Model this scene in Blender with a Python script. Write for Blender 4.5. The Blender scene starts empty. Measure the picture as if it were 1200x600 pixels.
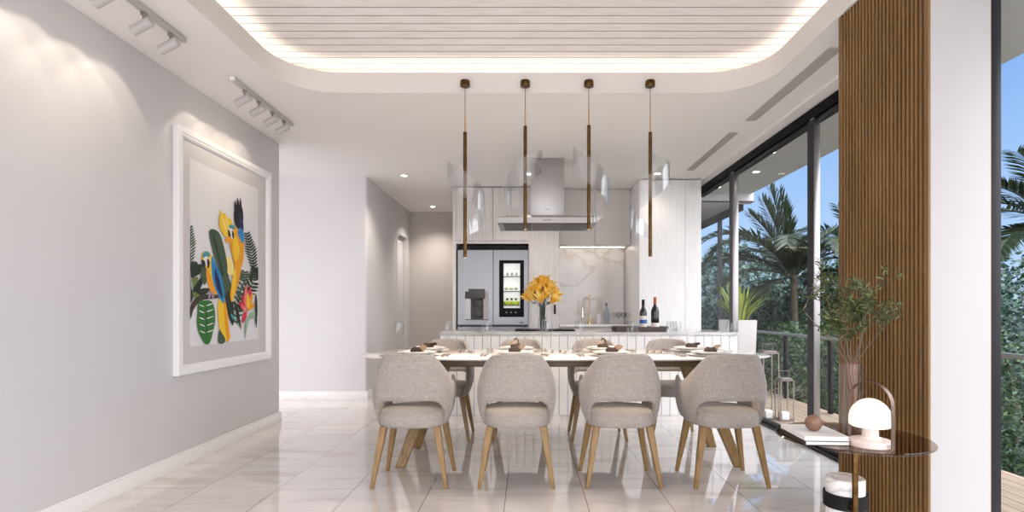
import bpy, bmesh, math, random
from mathutils import Vector, Matrix, noise
random.seed(7)
C = bpy.context.scene
COL = C.collection
PI = math.pi
VX, HZ, F, H = 618.0, 362.5, 640.0, 1.1     # vanishing point, horizon, focal (px of 1200), eye height

def at(px, py, d):
    return Vector(((px - VX) * d / F, d, H + (HZ - py) * d / F))

# ------------------------------------------------------------------ materials
def nm(name):
    m = bpy.data.materials.new(name); m.use_nodes = True
    nt = m.node_tree; return m, nt, nt.nodes['Principled BSDF']
def mat(name, col, rough=.5, metal=0., spec=.5, emis=None, es=0., trans=0., ior=1.45, coat=0.):
    m, nt, p = nm(name)
    p.inputs['Base Color'].default_value = (*col, 1)
    p.inputs['Roughness'].default_value = rough
    p.inputs['Metallic'].default_value = metal
    p.inputs['Specular IOR Level'].default_value = spec
    p.inputs['Transmission Weight'].default_value = trans
    p.inputs['IOR'].default_value = ior
    p.inputs['Coat Weight'].default_value = coat
    if emis:
        p.inputs['Emission Color'].default_value = (*emis, 1); p.inputs['Emission Strength'].default_value = es
    return m
def link(nt, a, b): nt.links.new(a, b)
def coords(nt, scale=(1, 1, 1), rot=(0, 0, 0), kind='Object'):
    tc = nt.nodes.new('ShaderNodeTexCoord'); mp = nt.nodes.new('ShaderNodeMapping')
    mp.inputs['Scale'].default_value = scale; mp.inputs['Rotation'].default_value = rot
    link(nt, tc.outputs[kind], mp.inputs['Vector']); return mp.outputs['Vector']
def ramp(nt, fac, stops):
    r = nt.nodes.new('ShaderNodeValToRGB'); e = r.color_ramp.elements
    while len(e) < len(stops): e.new(.5)
    for el, (p, c) in zip(e, stops): el.position = p; el.color = (*c, 1)
    link(nt, fac, r.inputs['Fac']); return r.outputs['Color']
def noise_mat(name, stops, scale=(1, 1, 1), nscale=5, detail=5, rough=.5, bump=0., distortion=0., metal=0., coat=0., spec=.5, kind='Object'):
    m, nt, p = nm(name)
    v = coords(nt, scale, kind=kind)
    n = nt.nodes.new('ShaderNodeTexNoise'); n.inputs['Scale'].default_value = nscale
    n.inputs['Detail'].default_value = detail; n.inputs['Distortion'].default_value = distortion
    link(nt, v, n.inputs['Vector'])
    link(nt, ramp(nt, n.outputs['Fac'], stops), p.inputs['Base Color'])
    p.inputs['Roughness'].default_value = rough; p.inputs['Metallic'].default_value = metal
    p.inputs['Coat Weight'].default_value = coat; p.inputs['Specular IOR Level'].default_value = spec
    if bump:
        b = nt.nodes.new('ShaderNodeBump'); b.inputs['Strength'].default_value = bump; b.inputs['Distance'].default_value = .004
        link(nt, n.outputs['Fac'], b.inputs['Height']); link(nt, b.outputs['Normal'], p.inputs['Normal'])
    return m
def thin_glass(name, tint=(1, 1, 1), refl=1., rough=.02, ior=1.45):
    m = bpy.data.materials.new(name); m.use_nodes = True; nt = m.node_tree; nt.nodes.clear()
    o = nt.nodes.new('ShaderNodeOutputMaterial'); mx = nt.nodes.new('ShaderNodeMixShader')
    t = nt.nodes.new('ShaderNodeBsdfTransparent'); t.inputs['Color'].default_value = (*tint, 1)
    g = nt.nodes.new('ShaderNodeBsdfGlossy'); g.inputs['Roughness'].default_value = rough
    f = nt.nodes.new('ShaderNodeLayerWeight'); f.inputs['Blend'].default_value = .5
    pw = nt.nodes.new('ShaderNodeMath'); pw.operation = 'POWER'; pw.inputs[1].default_value = 5; link(nt, f.outputs['Facing'], pw.inputs[0])
    f0 = ((ior - 1) / (ior + 1)) ** 2 * refl
    mu = nt.nodes.new('ShaderNodeMath'); mu.operation = 'MULTIPLY_ADD'; mu.inputs[1].default_value = .95 * min(1, refl) - f0; mu.inputs[2].default_value = f0; mu.use_clamp = True
    link(nt, pw.outputs[0], mu.inputs[0]); link(nt, mu.outputs[0], mx.inputs['Fac'])
    link(nt, t.outputs[0], mx.inputs[1]); link(nt, g.outputs[0], mx.inputs[2]); link(nt, mx.outputs[0], o.inputs['Surface'])
    return m
def leaf_mat(name, stops, rough=.5, transl=.25):
    m, nt, p = nm(name)
    g = nt.nodes.new('ShaderNodeNewGeometry')
    c = ramp(nt, g.outputs['Random Per Island'], stops)
    link(nt, c, p.inputs['Base Color']); p.inputs['Roughness'].default_value = rough
    tr = nt.nodes.new('ShaderNodeBsdfTranslucent'); link(nt, c, tr.inputs['Color'])
    mx = nt.nodes.new('ShaderNodeMixShader'); mx.inputs['Fac'].default_value = transl
    link(nt, p.outputs[0], mx.inputs[1]); link(nt, tr.outputs[0], mx.inputs[2])
    link(nt, mx.outputs[0], nt.nodes['Material Output'].inputs['Surface'])
    return m

M = {}
M['wall'] = noise_mat('wall_paint', [(0, (.63, .615, .62)), (1, (.655, .64, .645))], nscale=3, rough=.65)
M['wall_greige'] = noise_mat('greige_wall_paint', [(0, (.50, .46, .435)), (1, (.52, .48, .455))], nscale=3, rough=.6)
M['ceil'] = noise_mat('ceiling_paint', [(0, (.86, .835, .825)), (1, (.88, .855, .845))], nscale=2, rough=.7)
M['fascia'] = mat('fascia_paint', (.74, .70, .67), .6)
M['white'] = mat('white_satin_paint', (.84, .83, .825), .35)
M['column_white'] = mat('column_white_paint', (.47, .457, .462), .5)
M['cab'] = noise_mat('pale_ash_laminate', [(.25, (.54, .51, .49)), (.5, (.63, .60, .58)), (.75, (.70, .67, .65))], scale=(9, 9, .55), nscale=5, detail=8, rough=.35)
M['cab_white'] = noise_mat('white_ash_laminate', [(.25, (.76, .75, .745)), (.5, (.84, .83, .825)), (.75, (.88, .87, .865))], scale=(9, 9, .55), nscale=5, detail=8, rough=.3)
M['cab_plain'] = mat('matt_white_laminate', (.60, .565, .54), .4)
M['groove'] = mat('shadow_gap', (.12, .11, .11), .8)
M['black'] = mat('black_gloss', (.006, .006, .007), .4, spec=.08)
M['black_matt'] = mat('black_matt', (.012, .012, .013), .6, spec=.15)
M['bronze'] = noise_mat('aged_bronze', [(.3, (.06, .032, .010)), (.7, (.17, .095, .034))], nscale=30, rough=.3, metal=1.)
M['gold'] = mat('warm_brass', (.72, .48, .25), .25, 1.)
M['alu'] = mat('anodised_frame', (.36, .34, .345), .28, .9)
M['alu_dark'] = mat('dark_frame', (.02, .02, .024), .4, 0, .25)
M['header'] = mat('black_header', (.006, .006, .007), .5, spec=.1)
M['steel'] = noise_mat('brushed_steel', [(0, (.24, .245, .26)), (1, (.27, .275, .29))], scale=(60, 60, .5), nscale=4, rough=.33, metal=.85)
M['steel_hood'] = mat('satin_steel', (.42, .405, .40), .35, .7)
M['steel_dark'] = mat('dark_steel', (.06, .057, .055), .4, .6)
M['chrome'] = mat('polished_steel', (.75, .73, .71), .12, 1.)
M['glass'] = thin_glass('window_glass', (.95, .97, .98), .4)
M['rail_glass'] = thin_glass('balustrade_glass', (.86, .92, .90), .7)
M['clear'] = thin_glass('clear_glass', (.975, .98, .98), .9, .03)
M['acrylic'] = thin_glass('clear_acrylic', (.955, .965, .975), 2.4, .04, 1.5)
M['smoke'] = thin_glass('bronze_glass', (.70, .58, .48), 1.0, .03, 1.55)
M['plate'] = mat('white_porcelain', (.88, .86, .84), .12)
M['plate_grey'] = mat('silver_grey_porcelain', (.78, .76, .75), .2)
M['led'] = mat('led_tape', (1, 1, 1), .5, emis=(1, .87, .72), es=3.2)
M['led_u'] = mat('led_strip', (1, 1, 1), .5, emis=(1, .88, .72), es=9)
M['dl'] = mat('downlight_lens', (1, 1, 1), .5, emis=(1, .93, .84), es=14)
M['lamp_glow'] = mat('opal_glass', (.95, .93, .85), .3, emis=(1, .88, .66), es=.42)
M['blush'] = mat('blush_lacquer', (.74, .64, .60), .35)
M['candle'] = mat('white_wax', (.85, .84, .82), .5)
M['planter'] = mat('cream_fibrestone', (.62, .58, .57), .55)
M['terracotta'] = noise_mat('brown_turned_wood', [(.2, (.17, .085, .055)), (.8, (.26, .14, .09))], scale=(1, 1, 9), nscale=5, rough=.4)
M['napkin_dark'] = mat('dark_brown_napkin', (.055, .033, .024), .7)
M['napkin_tan'] = mat('tan_linen', (.36, .25, .17), .7)
M['book_white'] = mat('white_book_cover', (.80, .78, .77), .4)
M['book_dark'] = mat('black_book_cover', (.02, .02, .022), .4)
M['paper'] = mat('page_edges', (.72, .69, .66), .8)
M['tray'] = mat('taupe_tray', (.10, .08, .072), .5)
M['wine'] = mat('dark_wine_glass', (.012, .01, .012), .06, coat=.5)
M['label_white'] = mat('cream_paper_label', (.80, .76, .72), .6)
M['label_blue'] = mat('blue_label_print', (.05, .12, .42), .6)
M['red_foil'] = mat('red_foil', (.42, .06, .035), .3)
M['stem_red'] = mat('reddish_stem', (.22, .09, .055), .6)
M['stem_green'] = mat('green_stem', (.035, .055, .03), .5)
M['bark'] = noise_mat('bark', [(.3, (.05, .04, .03)), (.7, (.13, .11, .08))], nscale=12, rough=.9, bump=.5)
M['twig'] = mat('olive_twig', (.13, .10, .07), .7)
M['oak'] = noise_mat('oak_leg', [(.2, (.15, .085, .028)), (.5, (.27, .16, .058)), (.8, (.35, .22, .09))], scale=(14, 14, 1.2), nscale=5, detail=6, rough=.4)
M['slat'] = noise_mat('oiled_teak_slat', [(.2, (.15, .078, .024)), (.5, (.21, .112, .037)), (.8, (.26, .145, .050))], scale=(3, 3, .5), nscale=4, detail=3, rough=.45)
M['slat_back'] = mat('dark_slat_backing', (.008, .005, .003), .9, spec=.1)
M['walnut'] = noise_mat('bronzed_apron', [(.3, (.06, .035, .015)), (.7, (.10, .06, .025))], scale=(1, 12, 12), nscale=4, rough=.4)

def fabric():
    m, nt, p = nm('greige_linen')
    v = coords(nt, (1, 1, 1))
    a = nt.nodes.new('ShaderNodeTexNoise'); a.inputs['Scale'].default_value = 1
    mp = nt.nodes.new('ShaderNodeMapping'); mp.inputs['Scale'].default_value = (210, 210, 22)
    link(nt, v, mp.inputs['Vector']); link(nt, mp.outputs[0], a.inputs['Vector']); a.inputs['Detail'].default_value = 3
    b = nt.nodes.new('ShaderNodeTexNoise'); b.inputs['Scale'].default_value = 1
    mp2 = nt.nodes.new('ShaderNodeMapping'); mp2.inputs['Scale'].default_value = (25, 25, 260)
    link(nt, v, mp2.inputs['Vector']); link(nt, mp2.outputs[0], b.inputs['Vector'])
    ad = nt.nodes.new('ShaderNodeMath'); ad.operation = 'ADD'; link(nt, a.outputs['Fac'], ad.inputs[0]); link(nt, b.outputs['Fac'], ad.inputs[1])
    mu = nt.nodes.new('ShaderNodeMath'); mu.operation = 'MULTIPLY'; mu.inputs[1].default_value = .5; link(nt, ad.outputs[0], mu.inputs[0])
    link(nt, ramp(nt, mu.outputs[0], [(.3, (.27, .235, .21)), (.5, (.365, .325, .295)), (.7, (.45, .41, .375))]), p.inputs['Base Color'])
    p.inputs['Roughness'].default_value = .9; p.inputs['Specular IOR Level'].default_value = .2
    p.inputs['Sheen Weight'].default_value = .25
    bp = nt.nodes.new('ShaderNodeBump'); bp.inputs['Strength'].default_value = .25; bp.inputs['Distance'].default_value = .002
    link(nt, mu.outputs[0], bp.inputs['Height']); link(nt, bp.outputs[0], p.inputs['Normal'])
    return m
M['fabric'] = fabric()

def floor_mat():
    m, nt, p = nm('polished_marble_tiles')
    tc = nt.nodes.new('ShaderNodeTexCoord'); sx = nt.nodes.new('ShaderNodeSeparateXYZ'); cb = nt.nodes.new('ShaderNodeCombineXYZ')
    link(nt, tc.outputs['Object'], sx.inputs[0])
    ay = nt.nodes.new('ShaderNodeMath'); ay.operation = 'ADD'; ay.inputs[1].default_value = 9.3 - 3.35 + .93 * 2
    ax = nt.nodes.new('ShaderNodeMath'); ax.operation = 'ADD'; ax.inputs[1].default_value = .466 * 20 + .128
    link(nt, sx.outputs['Y'], ay.inputs[0]); link(nt, sx.outputs['X'], ax.inputs[0])
    link(nt, ay.outputs[0], cb.inputs['X']); link(nt, ax.outputs[0], cb.inputs['Y'])
    br = nt.nodes.new('ShaderNodeTexBrick'); br.inputs['Scale'].default_value = 1; br.offset = .5
    br.inputs['Brick Width'].default_value = .93; br.inputs['Row Height'].default_value = .466; br.inputs['Mortar Size'].default_value = .0022
    br.inputs['Mortar Smooth'].default_value = .1
    br.inputs['Color1'].default_value = (0, 0, 0, 1); br.inputs['Color2'].default_value = (1, 1, 1, 1); br.inputs['Mortar'].default_value = (.5, .5, .5, 1)
    link(nt, cb.outputs[0], br.inputs['Vector'])
    # veins run across, different in each tile
    off = nt.nodes.new('ShaderNodeVectorMath'); off.operation = 'MULTIPLY_ADD'
    off.inputs[1].default_value = (1.1, 4.5, 1)
    link(nt, tc.outputs['Object'], off.inputs[0])
    sc = nt.nodes.new('ShaderNodeVectorMath'); sc.operation = 'SCALE'; sc.inputs['Scale'].default_value = 7.0
    link(nt, br.outputs['Color'], sc.inputs[0]); link(nt, sc.outputs[0], off.inputs[2])
    n = nt.nodes.new('ShaderNodeTexNoise'); n.inputs['Scale'].default_value = 1.6; n.inputs['Detail'].default_value = 9; n.inputs['Distortion'].default_value = .5
    link(nt, off.outputs[0], n.inputs['Vector'])
    c = ramp(nt, n.outputs['Fac'], [(.25, (.56, .49, .455)), (.45, (.68, .635, .61)), (.62, (.73, .69, .67)), (.8, (.62, .56, .53))])
    mx = nt.nodes.new('ShaderNodeMix'); mx.data_type = 'RGBA'
    link(nt, br.outputs['Fac'], mx.inputs['Factor']); link(nt, c, mx.inputs['A']); mx.inputs['B'].default_value = (.20, .165, .15, 1)
    link(nt, mx.outputs['Result'], p.inputs['Base Color'])
    p.inputs['Roughness'].default_value = .025; p.inputs['Specular IOR Level'].default_value = 1.0; p.inputs['IOR'].default_value = 1.6; p.inputs['Coat Weight'].default_value = .5; p.inputs['Coat Roughness'].default_value = .02
    return m
M['floor'] = floor_mat()

def wave_lines(name, base, line, pitch, axis, width=.06, rough=.5, grain=(1, 1, 1), coat=0):
    """boards of one material: thin dark joint each `pitch` m along axis, plus grain"""
    m, nt, p = nm(name)
    tc = nt.nodes.new('ShaderNodeTexCoord'); sx = nt.nodes.new('ShaderNodeSeparateXYZ'); link(nt, tc.outputs['Object'], sx.inputs[0])
    d = nt.nodes.new('ShaderNodeMath'); d.operation = 'DIVIDE'; d.inputs[1].default_value = pitch; link(nt, sx.outputs[axis], d.inputs[0])
    a = nt.nodes.new('ShaderNodeMath'); a.operation = 'ADD'; a.inputs[1].default_value = 500; link(nt, d.outputs[0], a.inputs[0])
    f = nt.nodes.new('ShaderNodeMath'); f.operation = 'FRACT'; link(nt, a.outputs[0], f.inputs[0])
    g = nt.nodes.new('ShaderNodeMath'); g.operation = 'LESS_THAN'; g.inputs[1].default_value = width; link(nt, f.outputs[0], g.inputs[0])
    fl = nt.nodes.new('ShaderNodeMath'); fl.operation = 'FLOOR'; link(nt, a.outputs[0], fl.inputs[0])
    wn = nt.nodes.new('ShaderNodeTexWhiteNoise'); wn.noise_dimensions = '1D'; link(nt, fl.outputs[0], wn.inputs['W'])
    mp = nt.nodes.new('ShaderNodeMapping'); mp.inputs['Scale'].default_value = grain; link(nt, tc.outputs['Object'], mp.inputs['Vector'])
    sc = nt.nodes.new('ShaderNodeVectorMath'); sc.operation = 'ADD'; link(nt, mp.outputs[0], sc.inputs[0]); 
    s2 = nt.nodes.new('ShaderNodeVectorMath'); s2.operation = 'SCALE'; s2.inputs['Scale'].default_value = 20; link(nt, wn.outputs['Color'], s2.inputs[0]); link(nt, s2.outputs[0], sc.inputs[1])
    n = nt.nodes.new('ShaderNodeTexNoise'); n.inputs['Scale'].default_value = 3; n.inputs['Detail'].default_value = 7; link(nt, sc.outputs[0], n.inputs['Vector'])
    c = ramp(nt, n.outputs['Fac'], base)
    mx = nt.nodes.new('ShaderNodeMix'); mx.data_type = 'RGBA'; link(nt, g.outputs[0], mx.inputs['Factor']); link(nt, c, mx.inputs['A']); mx.inputs['B'].default_value = (*line, 1)
    link(nt, mx.outputs['Result'], p.inputs['Base Color']); p.inputs['Roughness'].default_value = rough; p.inputs['Coat Weight'].default_value = coat
    return m
M['wood_ceiling'] = wave_lines('whitewashed_boards', [(.25, (.78, .73, .70)), (.5, (.89, .86, .845)), (.75, (.92, .90, .89))], (.13, .10, .085), .096, 'Y', .07, .5, (1.5, 16, 1))
M['deck'] = wave_lines('deck_boards', [(.25, (.30, .22, .16)), (.5, (.40, .30, .225)), (.75, (.48, .37, .28))], (.08, .05, .035), .1, 'X', .08, .55, (14, 1.2, 1))

def marble(name, base, vein, sc=1.5, rough=.1, w=.03):
    m, nt, p = nm(name)
    v = coords(nt, (1, 1, 1))
    n0 = nt.nodes.new('ShaderNodeTexNoise'); n0.inputs['Scale'].default_value = sc; n0.inputs['Detail'].default_value = 8; n0.inputs['Distortion'].default_value = 1.2
    link(nt, v, n0.inputs['Vector'])
    s = nt.nodes.new('ShaderNodeMath'); s.operation = 'SUBTRACT'; s.inputs[1].default_value = .5; link(nt, n0.outputs['Fac'], s.inputs[0])
    ab = nt.nodes.new('ShaderNodeMath'); ab.operation = 'ABSOLUTE'; link(nt, s.outputs[0], ab.inputs[0])
    c = ramp(nt, ab.outputs[0], [(0, vein), (w, tuple((a + b) / 2 for a, b in zip(base, vein))), (w * 3, base)])
    link(nt, c, p.inputs['Base Color']); p.inputs['Roughness'].default_value = rough
    return m
M['marble'] = marble('calacatta_marble', (.80, .785, .775), (.62, .56, .51), 1.1, .06, .016)
M['marble_top'] = marble('pale_stone_top', (.84, .815, .79), (.74, .70, .67), 2, .08, .015)
M['marble_white'] = marble('white_marble', (.82, .81, .80), (.55, .53, .52), 7, .15, .02)

LV = {}
LV['dark'] = leaf_mat('dark_tree_leaves', [(0, (.006, .020, .012)), (.45, (.018, .050, .026)), (.8, (.032, .080, .045)), (1, (.12, .20, .15))])
LV['blue'] = leaf_mat('blue_green_leaves', [(0, (.010, .028, .026)), (.5, (.032, .075, .068)), (1, (.15, .23, .22))])
LV['fresh'] = leaf_mat('fresh_green_leaves', [(0, (.012, .035, .010)), (.5, (.038, .085, .026)), (1, (.13, .20, .07))])
LV['palm'] = leaf_mat('palm_leaflets', [(0, (.008, .018, .008)), (.7, (.025, .045, .018)), (1, (.08, .09, .045))], .4)
LV['yellow'] = leaf_mat('yellow_green_blades', [(0, (.08, .14, .015)), (.6, (.22, .30, .04)), (1, (.45, .50, .10))], .4)
LV['olive'] = leaf_mat('olive_leaves', [(0, (.03, .05, .015)), (.6, (.08, .11, .035)), (1, (.24, .26, .12))], .45)
LV['petal'] = leaf_mat('golden_petals', [(0, (.88, .40, .02)), (.4, (1.0, .62, .07)), (1, (1.0, .80, .26))], .5, .35)

# ------------------------------------------------------------------ mesh builder
class B:
    def __init__(s): s.v = []; s.f = []; s.m = []; s.mats = []
    def add(s, vs, fs, mi=0):
        o = len(s.v); s.v += [tuple(p) for p in vs]; s.f += [tuple(i + o for i in f) for f in fs]; s.m += [mi] * len(fs)
        return s
    def bm(s, bm, mi=0, mtx=None):
        if mtx: bmesh.ops.transform(bm, matrix=mtx, verts=bm.verts)
        bm.verts.index_update(); s.add([v.co.copy() for v in bm.verts], [[v.index for v in f.verts] for f in bm.faces], mi); bm.free(); return s
    def box(s, x0, x1, y0, y1, z0, z1, bev=0., mi=0, seg=2, mtx=None):
        bm = bmesh.new(); bmesh.ops.create_cube(bm, size=1)
        for v in bm.verts: v.co = Vector(((x0 + x1) / 2 + v.co.x * (x1 - x0), (y0 + y1) / 2 + v.co.y * (y1 - y0), (z0 + z1) / 2 + v.co.z * (z1 - z0)))
        if bev: bmesh.ops.bevel(bm, geom=list(bm.edges), offset=bev, segments=seg, profile=.5, affect='EDGES')
        return s.bm(bm, mi, mtx)
    def ring(s, rings, closed=True, cap0=True, cap1=True, mi=0):
        n = len(rings[0]); vs = [p for r in rings for p in r]; fs = []
        for i in range(len(rings) - 1):
            for j in range(n if closed else n - 1):
                k = (j + 1) % n; fs.append((i * n + j, i * n + k, (i + 1) * n + k, (i + 1) * n + j))
        if cap0: fs.append(tuple(range(n - 1, -1, -1)))
        if cap1: fs.append(tuple((len(rings) - 1) * n + j for j in range(n)))
        return s.add(vs, fs, mi)
    def tube(s, pts, rad, n=10, mi=0, caps=True, sq=False):
        pts = [Vector(p) for p in pts]
        if not isinstance(rad, (list, tuple)): rad = [rad] * len(pts)
        t0 = (pts[1] - pts[0]).normalized(); up = Vector((0, 0, 1)) if abs(t0.z) < .9 else Vector((0, 1, 0))
        a = t0.cross(up).normalized(); rings = []
        for i, p in enumerate(pts):
            t = (pts[min(i + 1, len(pts) - 1)] - pts[max(i - 1, 0)]).normalized()
            a = (a - t * a.dot(t)).normalized(); b = t.cross(a)
            off = PI / 4 if sq else 0
            rings.append([p + (a * math.cos(2 * PI * j / n + off) + b * math.sin(2 * PI * j / n + off)) * rad[i] for j in range(n)])
        return s.ring(rings, True, caps, caps, mi)
    def lathe(s, prof, c=(0, 0, 0), n=24, mi=0, cap0=False, cap1=False, mtx=None):
        rings = []
        for r, z in prof:
            ring = [Vector((c[0] + max(r, 1e-4) * math.cos(2 * PI * j / n), c[1] + max(r, 1e-4) * math.sin(2 * PI * j / n), c[2] + z)) for j in range(n)]
            if mtx: ring = [mtx @ p for p in ring]
            rings.append(ring)
        return s.ring(rings, True, cap0, cap1, mi)
    def prism(s, outline, z0, z1, mi=0):
        return s.ring([[Vector((x, y, z0)) for x, y in outline], [Vector((x, y, z1)) for x, y in outline]], mi=mi)
    def obj(s, name, m, parent=None, smooth=True, ang=35, world=False, flip=True):
        me = bpy.data.meshes.new(name)
        off = Vector((0, 0, 0))
        if world and parent: off = parent.matrix_basis.translation if parent.parent is None else parent.parent.matrix_basis.translation
        me.from_pydata([tuple(Vector(p) - off) for p in s.v], [], s.f)
        for mm in (m if isinstance(m, (list, tuple)) else [m]): me.materials.append(mm)
        if isinstance(m, (list, tuple)):
            for p, i in zip(me.polygons, s.m): p.material_index = i
        if flip:
            bm = bmesh.new(); bm.from_mesh(me); bmesh.ops.recalc_face_normals(bm, faces=bm.faces); bm.to_mesh(me); bm.free()
        me.update()
        if smooth:
            me.polygons.foreach_set('use_smooth', [True] * len(me.polygons)); me.set_sharp_from_angle(angle=math.radians(ang))
        o = bpy.data.objects.new(name, me); COL.objects.link(o)
        if parent: o.parent = parent
        return o
def tag(o, label, cat, group=None, kind=None):
    o['label'] = label; o['category'] = cat
    if group: o['group'] = group
    if kind: o['kind'] = kind
    return o
def thing(name, label, cat, loc=(0, 0, 0), rz=0, group=None):
    o = bpy.data.objects.new(name, None); COL.objects.link(o); o.empty_display_size = .05
    o.location = loc; o.rotation_euler = (0, 0, rz); return tag(o, label, cat, group)
def struct(b, name, m, parent=None, **k):
    o = b.obj(name, m, parent, **k)
    if parent is None: o['kind'] = 'structure'
    return o
def dup(root, label, loc, rz=0, scale=None):
    r = root.copy(); COL.objects.link(r); r.location = loc; r.rotation_euler = (0, 0, rz); r['label'] = label
    if scale: r.scale = scale
    for ch in list(root.children):
        c = ch.copy(); COL.objects.link(c); c.parent = r
        for g in ch.children:
            d = g.copy(); COL.objects.link(d); d.parent = c
    return r
def subsurf(o, lv=1):
    m = o.modifiers.new('sub', 'SUBSURF'); m.levels = lv; m.render_levels = lv; return o
def light(kind, name, loc, energy, col, target=None, size=.05, spot=60, blend=.5, parent=None):
    l = bpy.data.lights.new(name, kind); l.energy = energy; l.color = col
    o = bpy.data.objects.new(name, l); COL.objects.link(o); o.location = loc
    if kind == 'SPOT': l.spot_size = math.radians(spot); l.spot_blend = blend; l.shadow_soft_size = size
    elif kind == 'POINT': l.shadow_soft_size = size
    if target is not None:
        d = Vector(target) - Vector(loc); o.rotation_euler = d.to_track_quat('-Z', 'Y').to_euler()
    if parent:
        o.parent = parent; o.location = Vector(loc) - parent.location
    return o
WARM = (1, .82, .62)

# ------------------------------------------------------------------ room shell
CH = 2.72; XL = -2.43; XW = 2.26
b = B(); b.box(-7.5, 2.34, -8, 12, -.1, 0); struct(b, 'floor', M['floor'], smooth=False)  # unseen run behind the camera added to bounce skylight onto the ceiling
b = B(); b.box(XL - .16, XL, -1.6, 5.35, 0, CH, .006); struct(b, 'wall_left', M['wall'])
b = B()
b.prism([(-6, 6.67), (-1.99, 6.67)] + [(-1.99 + .03 * math.sin(a), 6.70 - .03 * math.cos(a)) for a in [PI / 2 * i / 6 for i in range(1, 7)]] + [(-1.96, 8.25), (-2.1, 8.25), (-2.1, 6.8), (-6, 6.8)], 0, CH); b.box(-2.1, -1.96, 8.9, 9.09, 0, CH); b.box(-2.1, -1.96, 8.25, 8.9, 2.27, CH)
struct(b, 'wall_hall', M['wall'])
b = B(); b.box(-2.2, 2.4, 9.09, 9.2, 0, CH); struct(b, 'wall_back', M['wall_greige'])
b = B(); b.box(-.96, 2.3, 7.86, 7.95, 0, CH); struct(b, 'wall_kitchen', M['wall'])
b = B(); b.box(-2.06, -2.02, 8.27, 8.88, .005, 2.25); dr = struct(b, 'door_1', M['wall'])
b = B(); b.box(-2.02, -1.985, 8.3, 8.33, .95, 1.17, .004); b.obj('door_handle', M['black_matt'], dr)
b = B(); b.box(-2.019, -1.955, 8.18, 8.262, 0, 2.34); b.box(-2.019, -1.955, 8.886, 8.96, 0, 2.34); b.box(-2.019, -1.955, 8.262, 8.886, 2.255, 2.34); b.obj('door_frame', M['wall'], dr)

def baseboard(name, x0, x1, y0, y1):
    b = B(); b.box(x0, x1, y0, y1, 0, .085, .002)
    cx0, cx1, cy0, cy1 = x0, x1, y0, y1
    b.box(x0 + (.004 if name == 'baseboard_hall' else 0), x1 - (.004 if name == 'baseboard_left' else 0), y0 + (.004 if name == 'baseboard_hall' else 0), y1, .085, .10, .002)
    struct(b, name, M['white'])
baseboard('baseboard_left', XL, XL + .016, -1.6, 5.366)
baseboard('baseboard_hall', -6, -1.944, 6.654, 6.67)
baseboard('baseboard_corridor', -1.96, -1.944, 6.67, 8.18)
baseboard('baseboard_back', -1.94, -.97, 9.074, 9.09)

# ceiling with a rounded recess
def rrect(x0, x1, y0, y1, r, n=10):
    pts = []
    for cx, cy, a0 in ((x1 - r, y1 - r, 0), (x0 + r, y1 - r, 90), (x0 + r, y0 + r, 180), (x1 - r, y0 + r, 270)):
        for i in range(n + 1):
            a = math.radians(a0 + 90 * i / n); pts.append((cx + r * math.cos(a), cy + r * math.sin(a)))
    return pts
RX0, RX1, RY0, RY1 = -1.785, 1.72, -1.2, 4.085
hole = rrect(RX0, RX1, RY0, RY1, .40)
bm = bmesh.new()
def loop(pts, z):
    vs = [bm.verts.new((x, y, z)) for x, y in pts]; return [bm.edges.new((vs[i], vs[(i + 1) % len(vs)])) for i in range(len(vs))]
e = loop([(-6, -1.6), (XW + .07, -1.6), (XW + .07, 12), (-6, 12)], CH) + loop(hole, CH)
bmesh.ops.triangle_fill(bm, use_beauty=True, use_dissolve=False, edges=e)
b = B(); b.bm(bm); ce = struct(b, 'ceiling', M['ceil'], smooth=False)
# fascia (thin upstand), ledge, cove wall, boards
b = B(); n = len(hole)
out = rrect(RX0 - .015, RX1 + .015, RY0 - .015, RY1 + .015, .415)
cove = rrect(RX0 - .32, RX1 + .32, RY0 - .32, RY1 + .32, .55)
def R3(p, z): return [Vector((x, y, z)) for x, y in p]
b.ring([R3(hole, CH - .0005), R3(hole, CH + .15), R3(out, CH + .15), R3(out, CH + .06), R3(cove, CH + .06), R3(cove, 2.965)], True, False, False)
struct(b, 'trim_1', M['fascia'], ang=50)
b = B(); b.box(RX0 - .4, RX1 + .4, RY0 - .4, RY1 + .4, 2.96, 3.02); struct(b, 'ceiling_boards', M['wood_ceiling'], smooth=False)
t0 = rrect(RX0 - .06, RX1 + .06, RY0 - .06, RY1 + .06, .46); t1 = rrect(RX0 - .14, RX1 + .14, RY0 - .14, RY1 + .14, .52)
b = B(); b.ring([R3(t0, CH + .07), R3(t0, CH + .085), R3(t1, CH + .085), R3(t1, CH + .07)], True, False, False)
tag(b.obj('led_tape', M['led']), 'warm glowing light strip hidden on the ledge around the ceiling recess', 'light strip')

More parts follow.
